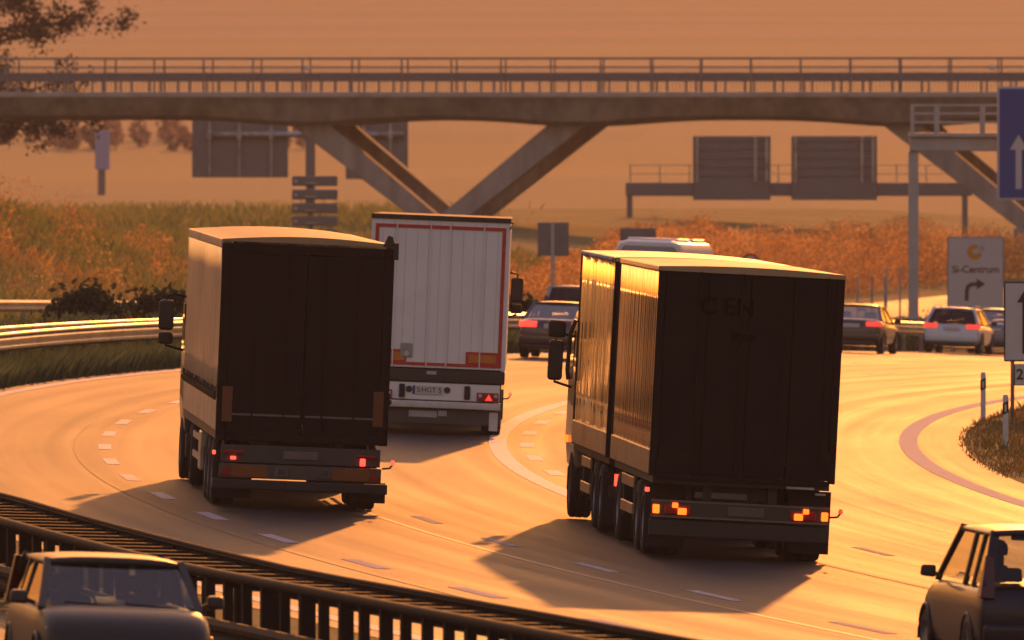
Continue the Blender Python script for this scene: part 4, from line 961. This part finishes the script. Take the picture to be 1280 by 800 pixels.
person(mpv.matrix_world, (-.37, 1.86, .04), 'seated driver in dark clothing behind the wheel of the midnight blue car')

# ------------------------------------------------------------------ vegetation
def leaf_quads(C, size, squash=1.0, upbias=.0):
    n = len(C); a = rng.normal(size=(n, 3)); a[:, 2] += upbias; a /= np.linalg.norm(a, axis=1)[:, None]
    b = rng.normal(size=(n, 3)); b -= a * np.sum(a * b, 1)[:, None]; b /= np.linalg.norm(b, axis=1)[:, None]
    s = (size * rng.uniform(.6, 1.4, n))[:, None] if np.isscalar(size) else (size * rng.uniform(.6, 1.4, n))[:, None]
    p = np.stack([C - a * s, C + b * s * .55, C + a * s, C - b * s * .55], 1); return p
def blades(B, h, wd, lean=.35):
    n = len(B); t_ = rng.uniform(0, 2 * np.pi, n); l = rng.normal(size=(n, 2)) * lean * h[:, None]
    d = np.stack([np.cos(t_), np.sin(t_), np.zeros(n)], 1) * wd[:, None]
    top = B + np.stack([l[:, 0], l[:, 1], h], 1); mid = B + np.stack([l[:, 0] * .35, l[:, 1] * .35, h * .55], 1)
    return np.stack([B - d, B + d, mid + d * .7, top], 1)
def ground_pts(n, u0, u1, Da, Db):
    u = rng.uniform(u0, u1, n); D = rng.uniform(Da, Db, n)
    return np.array([(xc(d) + a, d, zground(a, d)) for a, d in zip(u, D)]), u, D
L_green = leafmat('weed_green_leaf', [(.075, .11, .05), (.10, .135, .06), (.13, .16, .07)], .45)
L_grass = leafmat('verge_grass_blade', [(.08, .085, .03), (.15, .12, .045), (.24, .15, .06)], .5)
L_dark = leafmat('dark_bush_leaf', [(.02, .032, .012), (.035, .05, .018), (.05, .065, .02)], .35)
L_orange = leafmat('rust_weed_leaf', [(.20, .11, .035), (.48, .25, .08), (.78, .42, .14)], .72, scale=.5)
L_slope = leafmat('slope_grass_blade', [(.14, .18, .05), (.22, .23, .07), (.20, .20, .06), (.45, .26, .08)], .6, scale=.09)
L_field = leafmat('meadow_blade', [(.16, .20, .055), (.23, .25, .07), (.30, .27, .08)], .6, scale=.2)
L_tree = leafmat('tree_leaf', [(.03, .035, .014), (.05, .05, .018), (.065, .06, .02)], .35)
L_far = leafmat('far_wood_leaf', [(.22, .14, .08), (.27, .17, .095), (.32, .20, .11)], .4, scale=.01)

# verge grass, right
B, u, D = ground_pts(42000, 8.35, 15.5, 236, 345)
k = sm; edge = np.array([.45 if a < 8.8 + .35 * math.sin(d * .7) else 1.0 for a, d in zip(u, D)])
me = quads_mesh('verge_grass', blades(B, rng.uniform(.04, .24, len(B)) ** 1.0 * edge * (.6 + .6 * np.abs(np.sin(B[:, 0] * 1.9) * np.sin(B[:, 1] * .53))), rng.uniform(.006, .014, len(B))), L_grass)
tag(link('verge_grass', me), 'dry tufted grass on the right verge', 'grass', kind='stuff')
B, u, D = ground_pts(34000, -12.35, -11.3, 255, 420)
me = quads_mesh('median_grass', blades(B, rng.uniform(.20, .62, len(B)), rng.uniform(.008, .016, len(B))), L_green)
tag(link('median_grass', me), 'long green grass strip along the left road edge', 'grass', kind='stuff')
# weeds on the median behind the rail
B, u, D = ground_pts(900, -15.6, -13.9, 262, 470)
C = []
for p in B:
    hgt = rng.uniform(.45, 1.1); n = 46
    q = rng.normal(size=(n, 3)) * np.array([.20, .25, .0]); q[:, 2] = rng.uniform(.1, 1, n) ** .8 * hgt; q[:, :2] *= (.5 + q[:, 2:3] / hgt * .8); C.append(p + q)
C = np.concatenate(C)
tag(link('median_weeds', quads_mesh('median_weeds', np.concatenate([leaf_quads(C, .065), blades(np.repeat(B, 10, 0) + rng.normal(size=(len(B) * 10, 3)) * [.2, .2, 0], rng.uniform(.4, 1.15, len(B) * 10), np.full(len(B) * 10, .012), .12)]), L_green)), 'tall grey-green weeds filling the median behind the sunlit rail', 'weeds', kind='stuff')

# overgrown bank with rust-coloured weeds
def weedbank(name, n, u0, u1, Da, Db, hlo, hhi, m, label, cond=None, leaf=.11, nl=42, cap=None):
    B, u, D = ground_pts(n, u0, u1, Da, Db)
    if cond is not None:
        keep = np.array([cond(a, d, p) for a, d, p in zip(u, D, B)]); B = B[keep]
    C = []
    for p in B:
        hgt = rng.uniform(hlo, hhi) * (1.0 + .5 * math.sin(p[0] * .31 + 1) * math.sin(p[1] * .11)); q = rng.normal(size=(nl, 3)) * np.array([.42, .42, 0]) * (hgt / 1.6)
        if cap:
            top_ = EYE - (cap(p[0] / p[1] * F + 640) + rng.normal() * 6 - HZ) / F * p[1] - p[2]
            if top_ < .25: continue
            q *= min(1, top_ / hgt) ** .5; hgt = min(hgt, top_)
        t_ = rng.uniform(.05, 1, nl); q[:, 2] = t_ * hgt; q[:, :2] *= (1.15 - .8 * t_)[:, None] + .15; C.append(p + q)
    C = np.concatenate(C)
    return tag(link(name, quads_mesh(name, leaf_quads(C, leaf, upbias=.3), m)), label, 'weeds', kind='stuff')
def bank_cap(px): return 284 + 10 * math.sin(px * .021) + 5 * math.sin(px * .07) + 45 * sm(880, 640, px)
weedbank('bank_weeds', 4200, -66, -28.5, 388, 610, 1.0, 2.7, L_orange, 'rust-coloured backlit weeds covering the bank behind the cars', lambda u, d, p: -30 < p[0] / d * F < 760, leaf=.055, nl=130, cap=bank_cap)
L_gold = leafmat('golden_plume_leaf', [(.40, .22, .08), (.65, .38, .14), (.85, .52, .20)], .75, scale=.6)
weedbank('golden_shrubs', 260, -62, -29, 395, 600, 2.0, 3.2, L_gold, 'taller golden shrubs catching the low sun on the bank', lambda u, d, p: -20 < p[0] / d * F < 740, leaf=.06, nl=380, cap=bank_cap)
weedbank('mound_weeds', 480, -62, -28.5, 360, 520, .5, 1.5, L_orange, 'rusty orange weeds scattered on the grassy mound at far left', lambda u, d, p: p[0] / d * F < -395 and rng.random() < (.9 if p[0] / d * F < -500 - (p[2] - .5) * 10 else .35), leaf=.042, nl=120)
B, u, D = ground_pts(110000, -75, -27.2, 335, 560)
B = B[(B[:, 0] / B[:, 1] * F < 40)]
tag(link('slope_grass', quads_mesh('slope_grass', blades(B, rng.uniform(.15, .65, len(B)), rng.uniform(.012, .03, len(B))), L_slope)), 'yellow-green rough grass on the slope above the far rail', 'grass', kind='stuff')
B, u, D = ground_pts(60000, -150, -40, 420, 722)
B = B[(np.abs(B[:, 0] / B[:, 1]) < .05) & (B[:, 0] / B[:, 1] * F < -60 + 40 * rng.normal(size=len(B)))]
tag(link('meadow_grass', quads_mesh('meadow_grass', blades(B, rng.uniform(.2, .6, len(B)), rng.uniform(.015, .04, len(B))), L_field)), 'green meadow beyond the left slope', 'grass', kind='stuff')

def bush(px, D, py_top, rx, label, seed, m=L_dark):
    X = at(px, D); z = gz(X, D); hgt = lz(py_top, D) - z
    o = empty('bush', (X, D, z), 0, label, 'bush', 'dark green bushes on the median'); rs = np.random.default_rng(seed)
    C = []
    st = MB()
    for i in range(16):
        a = rs.uniform(0, 6.28); r = rx * math.sqrt(rs.uniform(0, 1)); hh = hgt * (1 - .45 * (r / rx) ** 2) * rs.uniform(.82, 1.0)
        cc = np.array([r * math.cos(a), r * math.sin(a) * .8, hh - .25]); C.append(cc + rs.normal(size=(190, 3)) * [.20, .20, .17])
        C.append(cc * [.8, .8, .55] + rs.normal(size=(80, 3)) * [.25, .25, .25]); st.tube([(0, 0, -.1), tuple(cc * [.5, .5, .5]), tuple(cc)], [.03, .02, .008], 5)
    C = np.concatenate(C); link('foliage', quads_mesh('foliage', leaf_quads(C, .09), m), o)
    st.build('stems', mat('bark', (.05, .035, .025), .9), o)
bush(108, 319, 356, .95, 'round dark green bush behind the sunlit rail at far left', 5)
bush(203, 327, 355, .75, 'dark green bush next to the left truck, right of the round one', 6)
bush(652, 372, 366, .50, 'small dark green bush between the white truck and the plum saloon', 7)

# tree behind the bridge, upper left
def tree(X, D, hgt, label, seed):
    z = gz(X, D) - .1; o = empty('broadleaf_tree', (X, D, z), 0, label, 'tree'); rs = np.random.default_rng(seed)
    tr = MB(); tr.tube([(0, 0, -.3), (.1, 0, hgt * .25), (-.1, .2, hgt * .5), (.2, .1, hgt * .85)], [.34, .27, .19, .05], 10); C = []
    for i in range(46):
        z0 = hgt * rs.uniform(.20, .88); a = rs.uniform(0, 6.28); ln = (1 - abs(z0 / hgt - .55) * 1.1) * 6.2 * rs.uniform(.65, 1.12)
        p0 = np.array([0, 0, z0]); d = np.array([math.cos(a), math.sin(a) * .7, rs.uniform(-.05, .45)]); pts = [p0]
        for k_ in range(1, 5): pts.append(p0 + d * ln * k_ / 4 + rs.normal(size=3) * .22 * k_ / 4 * np.array([1, 1, 1.4]))
        tr.tube([tuple(p) for p in pts], [.09, .07, .05, .03, .012], 5)
        for k_ in range(2, 5):
            for _ in range(4):
                cc = pts[k_] + rs.normal(size=3) * [.55, .55, .40]
                C.append(cc + rs.normal(size=(64, 3)) * [.28, .28, .22])
    C = np.concatenate(C)
    link('crown', quads_mesh('crown', leaf_quads(C, .105), L_tree), o); tr.build('trunk', mat('bark', (.05, .035, .025), .9), o, smooth=True)
tree(-25.2, 652, 17.5, 'dark broadleaf tree behind the bridge at upper left', 21)

# far hedges and wooded hillside: one mass each
def woodmass(name, pts, label, leaf, nl, hlo, hhi):
    C = []; S_ = []
    for X, D in pts:
        z = gz(X, D); h_ = rng.uniform(hlo, hhi); q = rng.normal(size=(nl, 3)); q /= np.linalg.norm(q, axis=1)[:, None]; q *= rng.uniform(.55, 1, nl)[:, None] * np.array([h_ * .42, h_ * .42, h_ * .48])
        C.append(np.array([X, D, z + h_ * .5]) + q)
    C = np.concatenate(C); return tag(link(name, quads_mesh(name, leaf_quads(C, leaf, upbias=.4), L_far)), label, 'wood', kind='stuff')
pts = [(rng.uniform(-70, -18), rng.uniform(1340, 1420)) for _ in range(70)]
woodmass('far_hedgerow', pts, 'hazy hedgerow band across the fields far behind the bridge', .32, 90, 1.6, 3.2)
# ------------------------------------------------------------------ evening haze: one closed box round the whole place
hz = MB().box(-3200, 3200, -400, 5600, -12, 150).build('haze', None); hz['kind'] = 'stuff'
m = bpy.data.materials.new('haze_air'); m.use_nodes = True; t_ = m.node_tree; t_.nodes.remove(t_.nodes['Principled BSDF'])
pv = t_.nodes.new('ShaderNodeVolumePrincipled'); pv.inputs['Color'].default_value = (1.0, .84, .79, 1); pv.inputs['Density'].default_value = .00013; pv.inputs['Anisotropy'].default_value = .0
t_.links.new(pv.outputs[0], t_.nodes['Material Output'].inputs['Volume'])
hz.data.materials.append(m); hz['label'] = 'warm evening haze over the whole road'; hz['category'] = 'haze'
